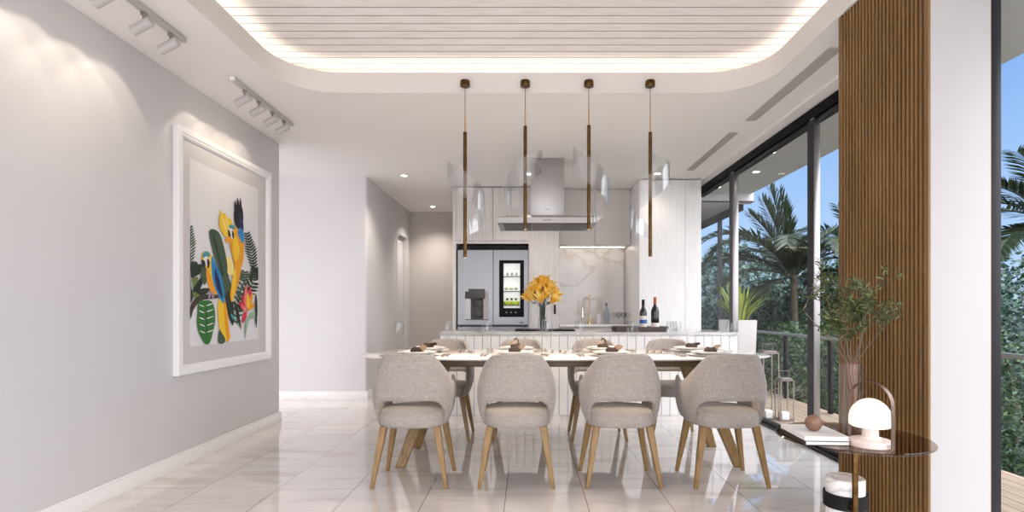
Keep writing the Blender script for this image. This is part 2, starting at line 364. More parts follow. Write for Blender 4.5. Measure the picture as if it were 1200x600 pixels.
# roof edge trim and glazing ------------------------------------------------
b = B(); b.box(2.15, XW + .07, 3.03, 7.15, CH - .02, CH - .0005); struct(b, 'trim_2', M['ceil'])
b = B(); b.box(XW, XW + .09, 3.0, 7.2, 2.615, CH - .021, .003); b.box(XW + .02, XW + .07, 3, 7.2, 2.59, 2.615); struct(b, 'trim_3', M['header'])
b = B(); b.box(XW - .03, XW + .08, 3.0, 7.2, 0.0, .018, .002); struct(b, 'trim_4', M['alu_dark'])
def pane(name, y0, y1, x=XW + .028):
    b = B(); w = .035; b.box(XW - .0085, XW - .0055, y0 - .062, y0 + .03, .018, 2.6)  # thin black strip added on the mullion's room side, painting its dark reflection
    b.box(x - .025, x + .01, y0, y0 + w, .018, 2.6, .002)
    b.box(x - .02, x + .02, y0 + w, y1, .018, .018 + w, .002); b.box(x - .02, x + .02, y0 + w, y1, 2.6 - w, 2.6, .002)
    f = struct(b, name, M['alu_dark'])
    b = B(); b.add([(x, y0 + w, .05), (x, y1, .05), (x, y1, 2.57), (x, y0 + w, 2.57)], [(0, 1, 2, 3)]); b.obj('pane', M['glass'], f, smooth=False)
pane('window_1', 6.062, 7.15); pane('window_2', 4.362, 5.998); pane('window_3', 3.04, 4.298)
for i, y in enumerate((6.03, 4.33)):
    b = B(); b.box(XW - .005, XW + (.06, .046)[i], y - .03, y + .03, .018, 2.615, .003); struct(b, 'trim_%d' % (5 + i), M['alu'])
# window beside the white column
b = B(); b.box(2.03, 2.07, -1.5, -1.44, .0, 2.6, .002); b.box(2.03, 2.07, -1.44, 2.36, .0, .02); w4 = struct(b, 'window_4', M['alu_dark'])
b = B(); b.add([(2.05, -1.44, .02), (2.05, 2.365, .02), (2.05, 2.365, 2.6), (2.05, -1.44, 2.6)], [(0, 1, 2, 3)]); b.obj('pane', M['glass'], w4, smooth=False)
b = B(); b.box(2.012, 2.056, 2.368, 2.42, 0, CH, .003); struct(b, 'trim_7', M['alu_dark'])
b = B(); b.box(1.999, 2.011, 2.366, 2.38, 0, CH, .002); struct(b, 'trim_8', M['slat'])
b = B(); b.box(2.03, 2.12, -1.6, 2.34, 2.6, CH - .001); struct(b, 'trim_9', M['header'])
# white column and its slatted cheek
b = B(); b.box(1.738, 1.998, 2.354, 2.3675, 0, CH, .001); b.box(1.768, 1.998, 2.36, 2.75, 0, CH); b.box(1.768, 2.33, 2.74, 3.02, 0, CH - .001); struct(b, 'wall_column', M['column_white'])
b = B(); b.box(1.756, 1.766, 2.3695, 3.03, 0.002, CH - .002, mi=1)
y = 2.370; k = 0
while y < 3.015:
    b.box(1.728, 1.7565, y, y + .0130, .002, CH - .002, .002, mi=0, seg=1); y += .0274
b.box(1.728, 1.737, 2.354, 2.3685, 0.002, CH - .002, .001, seg=1)
b.box(1.728, 1.768, 3.02, 3.034, 0.002, CH - .002, .002, seg=1)
tag(b.obj('slat_panel', [M['slat'], M['slat_back']]), 'tall panel of narrow vertical brown wood slats beside white column', 'wood panel')

# exterior: deck, soffit, rail ------------------------------------------------
b = B(); b.box(2.345, 3.26, -8, 7.6, -.12, -.003); b.box(2.345, 4, 7.6, 12, -.12, -.003); struct(b, 'deck', M['deck'], smooth=False)
b = B(); b.box(XW + .0905, 3.1, -1.6, 7.57, CH - .02, CH + .2); M['soffit'] = mat('soffit_paint', (.56, .54, .545), .7); struct(b, 'roof_soffit', M['soffit'], smooth=False)
b = B(); b.box(2.42, 3.14, 7.575, 7.72, 2.585, CH + .19); b.box(2.42, 3.05, 7.725, 12, 2.60, CH); struct(b, 'roof_wing', M['soffit'], smooth=False)
b = B(); b.box(3.0, 3.06, 7.73, 12, 2.50, 2.598); b.box(3.0, 3.05, 8.55, 8.62, 0, 2.5); b.box(3.0, 3.05, 10.6, 10.67, 0, 2.5); b.box(2.42, 3.14, 7.56, 7.574, 2.585, 2.60); struct(b, 'trim_10', M['alu_dark'])
rl = thing('deck_railing', 'glass balustrade with grey metal top rail and black posts along the deck edge', 'railing', (3.19, 0, 0))
b = B(); b.box(3.165, 3.215, -1.5, 7.9, .775, .81, .006); b.obj('top_rail', mat('grey_rail', (.30, .29, .29), .35, .6), rl, world=True)
for i in range(10):
    y = 7.76 - i
    b = B(); b.box(3.18, 3.215, y - .03, y + .03, 0, .775, .004); b.obj('post', M['black_matt'], rl, world=True)
    b = B(); x = 3.185; b.add([(x, y - .97, .06), (x, y - .03, .06), (x, y - .03, .74), (x, y - .97, .74)], [(0, 1, 2, 3)]); b.obj('glass_panel', M['rail_glass'], rl, world=True, smooth=False)
b = B(); b.box(-30, 60, -20, 80, -3.2, -3.0); struct(b, 'ground', mat('dark_lawn', (.02, .04, .015), .9), smooth=False)

# ------------------------------------------------------------------ vents, downlights, tracks
def vent(x0, x1, y0, y1, n, label):
    t = thing('ceiling_vent', label, 'vent', ((x0 + x1) / 2, y0, CH - .002), group='slot vents in the ceiling')
    b = B(); b.box(x0, x1, y0, y1, CH - .006, CH - .001); b.obj('backing', M['cab_plain'], t, world=True)
    b = B(); w = (x1 - x0) / (2 * n - 1)
    for i in range(n): b.box(x0 + (2 * i) * w, x0 + (2 * i + .75) * w, y0 + .01, y1 - .01, CH - .008, CH - .006)
    b.obj('slot', mat('grey_slot', (.38, .36, .355), .7), t, world=True)
vent(1.865, 1.955, 3.38, 4.68, 6, 'long slotted ceiling vent nearer the wood slat panel')
vent(1.85, 1.93, 5.0, 6.35, 9, 'slotted ceiling vent farther from the slat panel, by the white tall cabinet')

def downlight(x, y, label, z=CH, e=14, tgt=None, wc=(1, .91, .81)):
    t = thing('downlight', label, 'ceiling light', (x, y, z), group='recessed ceiling spots')
    b = B(); b.lathe([(.052, -.001), (.054, -.006), (.040, -.008), (.036, -.001)], n=24); b.obj('trim_ring', M['white'], t)
    b = B(); b.lathe([(.036, -.002), (.0, -.002)], n=24); b.obj('lens', M['dl'], t)
    if e: light('SPOT', 'downlight_bulb', (x, y, z - .015), e, wc, (x, y, 0), .03, 120, 1, t)
downlight(-1.49, 6.6, 'small round ceiling downlight at the corner into the corridor', e=55)
downlight(-1.49, 8.6, 'small round ceiling downlight deep in the corridor near the greige end wall', e=75)
downlight(.015, 6.52, 'small round ceiling downlight beside the range hood chimney, left of it', e=35)
downlight(1.55, 6.5, 'small round ceiling downlight in front of the white tall cabinet by the window', e=10)
ZS = CH - .02
for px, py, l in ((904, 178, 'larger round downlight in the outdoor soffit, nearest the middle window post'), (841, 219, 'round downlight in the outdoor soffit at the far left of the window'), (886, 201, 'round downlight in the outdoor soffit between the other two')):
    d = (ZS - H) * F / (HZ - py); downlight((px - VX) * d / F if (px - VX) * d / F < 3.05 else 2.9, d if d < 7.4 else 7.3, l, ZS, 6)

M['head'] = mat('pale_grey_metal', (.50, .48, .47), .4)
def track(y0, y1, ys, where, offs=0):
    x = -2.05
    t = thing('light_track', 'long white ceiling track rail carrying spotlights ' + where, 'light track', (x, y0, CH - .001), group='ceiling light tracks')
    b = B(); b.box(x - .017, x + .017, y0, y1, CH - .031, CH - .001, .003); b.obj('rail', M['head'], t, world=True)
    for ya in (y0 - .012, y1):
        b = B(); b.box(x - .018, x + .018, ya, ya + .012, CH - .032, CH - .001, .003); b.obj('end_cap', M['white'], t, world=True)
    names = ['nearest to camera', 'second from camera', 'third from camera', 'farthest from camera']
    for i, yy in enumerate(ys):
        s = thing('track_spotlight', 'white cylinder spotlight on the %s, %s' % (where.replace('on the ', '').replace('above', 'track above'), names[i]), 'spotlight', (x, yy, CH - .031), group='track spotlights aimed at the left wall')
        b = B(); b.tube([(x, yy, CH - .031), (x, yy, CH - .075)], .008, 12); b.box(x - .012, x + .012, yy - .012, yy + .012, CH - .05, CH - .031, .002); b.obj('stem', M['alu'], s, world=True)
        c = Vector((x - .01, yy, CH - .105)); dr = Vector((-.82, 0.0, -.42)).normalized()
        up = dr.to_track_quat('Z', 'Y').to_matrix().to_4x4(); mt = Matrix.Translation(c) @ up
        b = B(); b.lathe([(.0, -.055), (.023, -.055), (.026, -.052), (.026, .058), (.022, .058), (.022, .042), (.0, .042)], n=24, mtx=mt); b.obj('lamp_head', M['head'], s, world=True, ang=40)
        b = B(); b.lathe([(.0, .044), (.0215, .044)], n=20, mtx=mt); b.obj('lens', M['dl'], s, world=True)
        tip = c + dr * .07
        light('SPOT', 'track_bulb', tip, 2.2, (1, .85, .66), tip + Vector((-.62, 0, -.80)), .012, 84, .25, s)
track(2.31, 3.26, (2.42, 2.66, 2.92, 3.14), 'near the camera above the bare wall')
track(3.80, 4.75, (3.96, 4.17, 4.39, 4.60), 'above the parrot picture')

# ------------------------------------------------------------------ picture
FD0, FD1, FZ0, FZ1 = 3.738, 5.10, .6415, 2.37
pt = thing('framed_picture', 'large white framed print of parrots and jungle leaves on left wall', 'picture', (XL, 4.42, FZ0))
def frame_ring(b, y0, y1, z0, z1, prof):
    rings = []
    for ins, xx in prof:
        rings.append([Vector((XL + xx, y0 + ins, z0 + ins)), Vector((XL + xx, y1 - ins, z0 + ins)), Vector((XL + xx, y1 - ins, z1 - ins)), Vector((XL + xx, y0 + ins, z1 - ins))])
    b.ring(rings, True, False, False)
b = B(); frame_ring(b, FD0, FD1, FZ0, FZ1, [(0, .002), (0, .040), (.004, .044), (.040, .044), (.046, .038), (.058, .038), (.064, .032), (.070, .020)])
b.obj('frame', M['white'], pt, world=True, ang=25)
AX = .018
b = B(); b.box(XL + .003, XL + AX, FD0 + .06, FD1 - .06, FZ0 + .06, FZ1 - .06); b.obj('mount', mat('grey_mount_board', (.60, .575, .565), .7), pt, world=True, smooth=False)
AD0, AD1, AZ0, AZ1 = 3.90, 4.89, .834, 2.178
pm = [mat('print_paper', (.74, .72, .725), .6)]
PC = {'dk': (.018, .035, .022), 'grn': (.03, .16, .03), 'mid': (.06, .10, .06), 'olv': (.17, .20, .06), 'yel': (.85, .55, .03), 'org': (.80, .33, .015), 'blu': (.02, .22, .50), 'navy': (.012, .02, .08),
      'teal': (.08, .30, .33), 'blk': (.01, .01, .012), 'wht': (.75, .75, .73), 'red': (.62, .03, .06), 'pnk': (.75, .18, .16), 'brn': (.06, .04, .03), 'lyel': (.88, .72, .25), 'lgn': (.30, .42, .30), 'foot': (.40, .30, .38)}
pk = list(PC); 
for k in pk: pm.append(mat('print_' + k, PC[k], .6))
ab = B(); XA = XL + AX + .001
ab.add([(XA, AD0, AZ0), (XA, AD1, AZ0), (XA, AD1, AZ1), (XA, AD0, AZ1)], [(0, 1, 2, 3)], 0)
lay = [0]
def A_(u, v, z):            # z 0: upper crop, 1: lower crop  -> point on print plane
    if z == 0: px, py = 215 + u / 6.667, 225 + v / 6.667
    else: px, py = 215 + u / 6.311, 315 + v / 6.311
    d = F * (-XA) / (VX - px)
    return Vector((0, min(max(d, AD0 + .004), AD1 - .004), min(max(H + (HZ - py) * d / F, AZ0 + .004), AZ1 - .004)))
def smooth_poly(p, k=4):
    n = len(p); o = []
    for i in range(n):
        p0, p1, p2, p3 = p[i - 1], p[i], p[(i + 1) % n], p[(i + 2) % n]
        for j in range(k):
            t = j / k; o.append(.5 * ((2 * p1) + (p2 - p0) * t + (2 * p0 - 5 * p1 + 4 * p2 - p3) * t * t + (3 * p1 - p0 - 3 * p2 + p3) * t ** 3))
    return o
def poly(pts, col, z=0, sm=True):
    P = [A_(u, v, z) for u, v in pts]
    if sm: P = smooth_poly(P)
    lay[0] += 1; x = XA + .00004 * lay[0] + .0003
    from mathutils.geometry import tessellate_polygon
    P = [Vector((x, q.y, q.z)) for q in P]
    tr = tessellate_polygon([[Vector((q.y, q.z, 0)) for q in P]])
    ab.add(P, [tuple(t) for t in tr], 1 + pk.index(col))
def leafp(u0, v0, u1, v1, w, col, z=0):
    d = Vector((u1 - u0, v1 - v0)); nn = Vector((-d.y, d.x)).normalized() * w
    poly([(u0, v0), (u0 + d.x * .3 + nn.x, v0 + d.y * .3 + nn.y), (u0 + d.x * .7 + nn.x * .8, v0 + d.y * .7 + nn.y * .8), (u1, v1), (u0 + d.x * .7 - nn.x * .8, v0 + d.y * .7 - nn.y * .8), (u0 + d.x * .3 - nn.x, v0 + d.y * .3 - nn.y)], col, z)
def frondp(pts, ln, col, z=0, n=14, w=6, side=(1, -1), lean=.6):
    for i in range(n):
        t = (i + .5) / n * (len(pts) - 1); k = int(t); f = t - k
        a, c = pts[k], pts[min(k + 1, len(pts) - 1)]; x, y = a[0] + (c[0] - a[0]) * f, a[1] + (c[1] - a[1]) * f
        d = Vector((c[0] - a[0], c[1] - a[1])).normalized(); L = ln * (1 - .55 * abs(2 * i / n - .9))
        for s in side:
            q = Vector((-d.y * s, d.x * s)) + d * lean; leafp(x, y, x + q.x * L, y + q.y * L, w, col, z)
    for a, c in zip(pts, pts[1:]): leafp(a[0], a[1], c[0], c[1], w * .6, col, z)
# background fronds
frondp([(50, 620), (55, 440), (50, 270)], 48, 'mid', 0, 15, 7, lean=.9)
frondp([(560, 640), (530, 480), (495, 320)], 52, 'dk', 0, 15, 7, lean=.7)
frondp([(400, 330), (440, 200), (520, 90), (530, 0)], 70, 'dk', 1, 14, 9)
frondp([(390, 420), (400, 250), (430, 100), (450, 20)], 60, 'mid', 1, 12, 8)
frondp([(40, 60), (70, 20), (100, -30)], 60, 'dk', 1, 7, 12)
for a in (( 30, 250, 60, 70, 30, 'dk'), (60, 210, 150, 40, 22, 'dk'), (45, 120, 100, 60, 26, 'olv'), (60, 160, 30, 40, 16, 'lgn'), (90, 190, 190, 150, 26, 'dk'), (150, 120, 140, -60, 24, 'mid'), (120, 230, 60, 170, 20, 'olv')): leafp(*a, 1)
poly([(30, 370), (45, 270), (100, 205), (200, 185), (330, 175), (335, 200), (250, 218), (130, 235), (70, 300)], 'brn', 1)
# long banana leaf
poly([(225, 290), (280, 330), (320, 470), (340, 600), (355, 760), (300, 760), (265, 600), (225, 470), (195, 320)], 'mid', 0)
poly([(215, 300), (250, 400), (290, 560), (330, 740), (320, 740), (275, 570), (238, 410)], 'dk', 0)
leafp(300, 30, 340, 300, 34, 'mid', 1); leafp(320, 160, 360, 420, 26, 'dk', 1)
poly([(255, 470), (275, 440), (298, 470), (300, 555), (255, 557)], 'mid', 1)
# monstera leaf
poly([(105, 245), (150, 235), (200, 240), (225, 300), (228, 390), (212, 470), (190, 545), (160, 558), (125, 510), (95, 420), (98, 320)], 'grn', 1)
for s, (u, v) in enumerate([(150, 275), (150, 320), (152, 370), (155, 420), (158, 470)]):
    leafp(u + 8, v, u + 66, v - 20, 4, 'wht', 1); leafp(u - 2, v + 6, u - 46, v - 12, 4, 'wht', 1)
leafp(165, 240, 165, 550, 3, 'dk', 1)
# perched parrot
poly([(255, 230), (300, 240), (320, 330), (335, 470), (345, 500), (320, 550), (295, 500), (262, 440), (248, 330)], 'yel', 1)
poly([(290, 250), (305, 260), (335, 480), (318, 545), (300, 400)], 'org', 1)
poly([(140, 480), (170, 465), (205, 480), (230, 540), (255, 600), (278, 680), (300, 790), (255, 800), (215, 780), (185, 700), (175, 600), (135, 560)], 'yel', 0)
poly([(175, 590), (200, 640), (235, 740), (250, 800), (215, 790), (190, 740), (172, 660)], 'org', 0)
poly([(215, 500), (245, 560), (285, 650), (308, 760), (310, 870), (270, 820), (232, 730), (212, 620)], 'blu', 0)
poly([(240, 600), (265, 660), (290, 760), (298, 830), (262, 770), (240, 690)], 'navy', 0)
poly([(140, 490), (165, 462), (200, 478), (190, 510), (150, 520)], 'teal', 0)
poly([(150, 515), (180, 505), (198, 545), (190, 590), (160, 560)], 'wht', 0)
poly([(135, 530), (158, 540), (165, 575), (150, 590), (136, 570)], 'blk', 0)
poly([(178, 520), (198, 545), (192, 588), (180, 590)], 'blk', 0)
leafp(195, 165, 180, 225, 8, 'foot', 1); leafp(212, 170, 210, 235, 8, 'foot', 1)
# flying parrot
for a in ((330, 330, 280, 140, 20), (340, 340, 268, 185, 18), (335, 350, 270, 240, 18), (340, 350, 285, 285, 16), (345, 300, 310, 160, 18), (360, 290, 330, 190, 16), (375, 270, 350, 200, 10)): leafp(*a, 'yel', 0)
for a in ((335, 320, 285, 165, 5), (350, 300, 320, 180, 5)): leafp(*a, 'lyel', 0)
for a in ((420, 270, 395, 70, 14), (430, 270, 415, 45, 14), (440, 265, 438, 45, 12), (448, 260, 450, 120, 12), (415, 280, 392, 150, 14)): leafp(*a, 'blk', 0)
poly([(440, 170), (458, 220), (462, 320), (440, 360), (415, 300), (425, 220)], 'navy', 0)
poly([(380, 270), (420, 290), (458, 300), (466, 400), (462, 520), (440, 600), (400, 600), (375, 500), (358, 420), (365, 330)], 'org', 0)
poly([(385, 330), (420, 380), (430, 480), (405, 540), (380, 470)], 'yel', 0)
poly([(440, 280), (465, 330), (460, 400), (430, 360), (415, 310)], 'blu', 0)
poly([(345, 265), (375, 255), (395, 280), (370, 300)], 'teal', 0)
poly([(345, 290), (375, 290), (388, 340), (375, 370), (348, 340)], 'wht', 0)
poly([(340, 300), (352, 300), (362, 345), (348, 355)], 'blk', 0); poly([(372, 300), (388, 330), (384, 365), (374, 350)], 'blk', 0)
poly([(318, 370), (348, 345), (368, 370), (345, 400), (325, 390)], 'org', 0)
poly([(390, 590), (440, 595), (425, 700), (395, 800), (370, 860), (355, 800), (372, 700)], 'org', 0)
leafp(400, 590, 372, 860, 14, 'yel', 0)
poly([(330, 500), (375, 540), (385, 640), (340, 640), (335, 570)], 'lyel', 0)
# bird of paradise flower
for a in ((450, 300, 405, 245, 18, 'red'), (455, 290, 430, 190, 16, 'red'), (460, 290, 455, 120, 16, 'pnk'), (465, 290, 490, 130, 16, 'red'), (470, 300, 505, 175, 14, 'org'), (470, 310, 525, 250, 12, 'org'), (455, 310, 430, 405, 14, 'red'), (470, 300, 470, 180, 12, 'yel'), (465, 330, 420, 260, 12, 'pnk')): leafp(*a, 1)
poly([(475, 345), (535, 300), (535, 360), (485, 375), (465, 430), (450, 520), (445, 430), (460, 370)], 'lgn', 1)
leafp(530, 180, 532, 440, 9, 'dk', 1); leafp(370, 230, 420, 450, 10, 'dk', 1); leafp(340, 330, 380, 390, 8, 'teal', 1)
ab.obj('print', pm, pt, world=True, smooth=False, flip=False)

# ------------------------------------------------------------------ kitchen
def door(b_parent, x0, x1, z0, z1, y, m, name='door', d=.02, hand=None):
    b = B(); b.box(x0 + .0015, x1 - .0015, y - d, y, z0 + .0015, z1 - .0015, .0015, seg=1); return b.obj(name, m, b_parent, world=True)
D1 = 7.2
def kx(px, d=D1): return (px - VX) * d / F
def kz(py, d=D1): return H + (HZ - py) * d / F
TOP = CH - .012
# cabinet above the fridge with side cheeks
t = thing('fridge_housing', 'pale ash cabinet with two doors built around and above the fridge', 'cabinet', (-.49, D1, 0))
b = B(); b.box(kx(530.5), kx(534.5), D1, 7.855, 0.001, TOP, .001); b.box(kx(619.5), kx(622), D1, 7.855, 0.001, TOP, .001); b.box(kx(534.5), kx(619.5), D1 + .022, 7.855, kz(282.5), TOP); b.box(kx(534.5), kx(619.5), D1 + .005, D1 + .022, kz(285.5), kz(282.5))
b.obj('carcass', M['cab'], t, world=True)
door(t, kx(534.5), kx(577.5), kz(282), TOP, D1 + .02, M['cab']); door(t, kx(578), kx(619.5), kz(282), TOP, D1 + .02, M['cab'])
b = B(); b.box(kx(622), kx(655.5), D1 + .02, 7.855, 0.001, TOP)
t = thing('tall_cabinet', 'pale ash tall cupboard between the fridge and the marble niche', 'cabinet', (.2, D1, 0))
b.obj('carcass', M['cab'], t, world=True)
dd = door(t, kx(622), kx(655.5), .1, TOP, D1 + .02, M['cab'])
b = B(); b.box(kx(649), kx(651.2), D1 - .025, D1 - .012, kz(368), kz(357), .002); b.box(kx(649.5), kx(650.7), D1 - .012, D1, kz(367), kz(366)); b.box(kx(649.5), kx(650.7), D1 - .012, D1, kz(359), kz(358)); b.obj('handle', M['black_matt'], dd, world=True)
# niche
NX0, NX1, DU = kx(656), 1.385, 7.32
zb = kz(286.5, DU)
def ucab(xa, xb, label):
    t = thing('upper_cabinet', label, 'cabinet', ((xa + xb) / 2, DU, zb), group='wall cabinets over the marble niche')
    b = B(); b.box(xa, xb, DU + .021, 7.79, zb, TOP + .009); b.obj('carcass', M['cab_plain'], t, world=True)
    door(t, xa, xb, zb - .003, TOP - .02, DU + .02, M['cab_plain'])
xm = kx(697, DU); xn = kx(739.5, DU) - .03
ucab(NX0 + .002, xm, 'pale wall cabinet door over the left half of the marble niche')
ucab(xm + .001, 1.38, 'pale wall cabinet door over the right half of the marble niche')
b = B(); b.box(NX0 + .03, 1.35, 7.62, 7.64, zb - .008, zb - .001); tag(b.obj('led_strip', M['led_u']), 'warm light strip glowing under the wall cabinets over marble niche', 'light strip')
b = B(); b.box(NX0, 1.385, 7.80, 7.855, .9, zb + .1); tag(b.obj('backsplash', M['marble']), 'polished white marble backsplash slab with brown veins behind the sink', 'backsplash')
t = thing('base_cabinet', 'white base cupboard run under the back counter in the niche', 'cabinet', (.9, 7.25, 0))
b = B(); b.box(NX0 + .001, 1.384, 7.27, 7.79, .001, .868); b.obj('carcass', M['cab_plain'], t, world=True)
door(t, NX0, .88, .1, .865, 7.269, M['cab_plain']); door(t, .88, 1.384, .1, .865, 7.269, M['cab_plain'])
b = B(); b.box(NX0 + .001, 1.384, 7.2, 7.798, .87, .90, .002); tag(b.obj('back_worktop', M['marble_top']), 'pale stone worktop along the back of the marble niche', 'worktop')
# white tall cabinet
t = thing('tall_cabinet', 'white ash floor to ceiling cupboard beside the window', 'cabinet', (1.77, 6.78, 0))
b = B(); b.box(1.39, 2.16, 6.80, 7.855, .001, TOP, .001); b.obj('carcass', M['cab_white'], t, world=True)
door(t, 1.39, 1.96, .08, TOP, 6.80, M['cab_white']); door(t, 1.96, 2.16, .08, TOP, 6.80, M['cab_white'])

# fridge
FD = 7.16
fx0, fx1, fxm = kx(536.5, FD), kx(619, FD), kx(578, FD); fz1 = kz(293, FD); fzm = kz(380.5, FD)
fr = thing('refrigerator', 'silver french door fridge with water dispenser and lit glass window', 'refrigerator', ((fx0 + fx1) / 2, FD, 0))
b = B(); b.box(fx0 + .005, fx1 - .005, FD + .07, 7.84, .02, fz1, .004); b.box(fx0, fx1, FD + .045, FD + .07, fz1, kz(287.5, FD), .002, mi=1); b.obj('body', [M['steel_dark'], M['black_matt']], fr, world=True)
hx0, hx1, hz0, hz1 = kx(545, FD), kx(572.5, FD), kz(375, FD), kz(341.5, FD)
def slab_hole(x0, x1, z0, z1, h, y0, y1):
    b = B(); a0, a1, c0, c1 = h
    for q in ((x0, a0, z0, z1), (a1, x1, z0, z1), (a0, a1, z0, c0), (a0, a1, c1, z1)): b.box(q[0], q[1], y0, y1, q[2], q[3])
    return b
ld = slab_hole(fx0, fxm - .004, fzm, fz1, (hx0, hx1, hz0, hz1), FD, FD + .068).obj('door', M['steel'], fr, world=True, smooth=False)
b = B(); b.box(hx0, hx1, FD + .06, FD + .066, hz0, hz1); b.box(kx(554, FD), kx(566, FD), FD + .035, FD + .06, kz(360, FD), kz(350, FD), .004); b.box(kx(555, FD), kx(565, FD), FD + .045, FD + .06, kz(372, FD), kz(362, FD), .002)
b.box(kx(566.5, FD), hx1, FD + .002, FD + .06, hz0, hz1, mi=2); b.box(hx0, kx(551.5, FD), FD + .002, FD + .06, hz0 + .01, kz(350, FD), mi=1); b.box(kx(549, FD), kx(568.5, FD), FD - .006, FD + .06, kz(350, FD), kz(338.5, FD), .004, mi=3)
b.box(hx0, hx1, FD - .002, FD + .06, hz0, hz0 + .01, mi=0)
b.obj('water_dispenser', [M['steel_dark'], mat('pale_steel', (.42, .42, .43), .4, .3), mat('taupe_panel', (.35, .32, .31), .4), mat('graphite_panel', (.055, .052, .05), .45)], ld, world=True)
wx0, wx1, wz0, wz1 = kx(590, FD), kx(609.5, FD), kz(361, FD), kz(308.5, FD)
rd = slab_hole(fxm + .004, fx1, fzm, fz1, (wx0, wx1, wz0, wz1), FD, FD + .068).obj('door', M['steel'], fr, world=True, smooth=False)
b = slab_hole(kx(585, FD), kx(614, FD), kz(371.5, FD), kz(305, FD), (wx0, wx1, wz0, wz1), FD - .004, FD); b.obj('black_glass_surround', M['black'], rd, world=True, smooth=False)
b = B(); b.box(wx0, wx1, FD + .055, FD + .066, wz0, wz1); b.obj('lit_interior', mat('fridge_interior_light', (.9, .9, .9), .5, emis=(.95, 1, .93), es=.35), rd, world=True)
for zz in (kz(324.5, FD), kz(342, FD), kz(358.5, FD)):
    b = B(); b.box(wx0, wx1, FD + .01, FD + .054, zz, zz + .01); b.obj('shelf', M['steel_dark'], rd, world=True)
for i in range(3): b = B(); b.tube([(wx0 + .04 + i * .06, FD - .006, kz(366, FD)), (wx0 + .04 + i * .06, FD - .002, kz(366, FD))], .008, 10); b.obj('touch_button', M['steel'], rd, world=True)
def food(px, py, r, col, label, g, sy=1.):
    b = B(); c = at(px, py, FD + .032); b.lathe([(r * math.sin(PI * i / 6), -r * sy * math.cos(PI * i / 6)) for i in range(7)], c=c, n=10)
    tag(b.obj(g[0], mat(g[0], col, .5)), label, g[1], g[2])
for i in range(4): food(592.5 + i * 4.6, 355.2, .031, (.45 + .1 * (i % 2), .60, .06), 'yellow green fruit on the bottom shelf behind the fridge window, %s' % ['first from left', 'second from left', 'third from left', 'fourth from left'][i], ('fruit', 'fruit', 'fruit in the fridge window'))
for i in range(3): food(594.5 + i * 5, 350.6, .018, (.06, .14, .03), 'dark green vegetable heaped above the fridge fruit, %s' % ['left', 'middle', 'right'][i], ('vegetable', 'vegetable', 'greens in the fridge window'))
for i in range(3): food(593.5 + i * 5.5, 338.2, .024, (.50, .60, .22), 'pale green bowl on the middle shelf behind the fridge window, %s' % ['left', 'middle', 'right'][i], ('storage_bowl', 'bowl', 'bowls in the fridge window'), .7)
for i in range(3): food(595 + i * 5, 321, .018, (.55, .56, .55), 'small pale jar on the top shelf behind the fridge window, %s' % ['left', 'middle', 'right'][i], ('jar', 'jar', 'jars in the fridge window'), 1.3)
b = B(); b.box(fx0, fx1, FD, FD + .068, .06, fzm - .022); dw = b.obj('drawer', M['steel'], fr, world=True, smooth=False)
b = B(); b.box(fx0 + .01, fx1 - .01, FD - .03, FD - .015, fzm - .026, fzm - .008, .003); b.box(fx0 + .03, fx0 + .05, FD - .02, FD + .001, fzm - .035, fzm - .02); b.box(fx1 - .05, fx1 - .03, FD - .02, FD + .001, fzm - .035, fzm - .02); b.obj('drawer_handle', M['steel_dark'], dw, world=True)
b = B(); b.box(kx(609, FD), kx(613, FD), FD - .003, FD, kz(378.7, FD), kz(377.5, FD)); b.obj('badge', M['steel_dark'], rd, world=True)

# back counter things
yb = 7.5
fc = thing('kitchen_faucet', 'tall bronze spring-neck kitchen tap on the back worktop', 'faucet', (.855, yb, .90))
b = B(); b.tube([(.855, yb, .90), (.855, yb, .93)], .026, 14); b.tube([(.855, yb, .92), (.855, yb, 1.30)], .010, 10)
b.obj('post', M['gold'], fc, world=True)
b = B(); pts = [(.845, yb - .02, 1.0), (.845, yb - .02, 1.17)] + [(.80 + .045 * math.cos(a), yb - .03, 1.19 + .075 * math.sin(a)) for a in [PI * i / 10 for i in range(11)]] + [(.755, yb - .03, 1.10)]
b.tube(pts, .0075, 8); b.obj('spring_hose', M['chrome'], fc, world=True)
b = B(); b.tube([(.755, yb - .03, 1.12), (.755, yb - .03, .99)], [.013, .017], 12); b.tube([(.855, yb, 1.03), (.76, yb - .03, 1.03)], .005, 8); b.obj('spray_head', M['chrome'], fc, world=True)
b = B(); b.tube([(.88, yb, .95), (.93, yb - .01, .97)], .006, 8); b.obj('lever', M['gold'], fc, world=True)
b = B(); b.lathe([(.0, 0), (.036, 0), (.038, .005), (.038, .11), (.032, .125), (.032, .14), (0, .14)], c=(.985, 7.52, .901)); o = tag(b.obj('canister', mat('frosted_glass', (.72, .72, .73), .3)), 'short frosted canister between the tap and clear bottle', 'canister')
bt = thing('glass_bottle', 'clear glass bottle with grey stopper on the back worktop', 'bottle', (1.09, 7.53, .901))
b = B(); b.lathe([(.0, 0), (.042, 0), (.045, .01), (.045, .14), (.038, .17), (.016, .21), (.013, .25), (.016, .255)]); b.obj('bottle_body', thin_glass('pale_blue_glass', (.78, .82, .87), 1.2, .05), bt)
b = B(); b.lathe([(.012, .245), (.018, .258), (.016, .285), (0, .29)]); b.obj('stopper', M['steel'], bt)

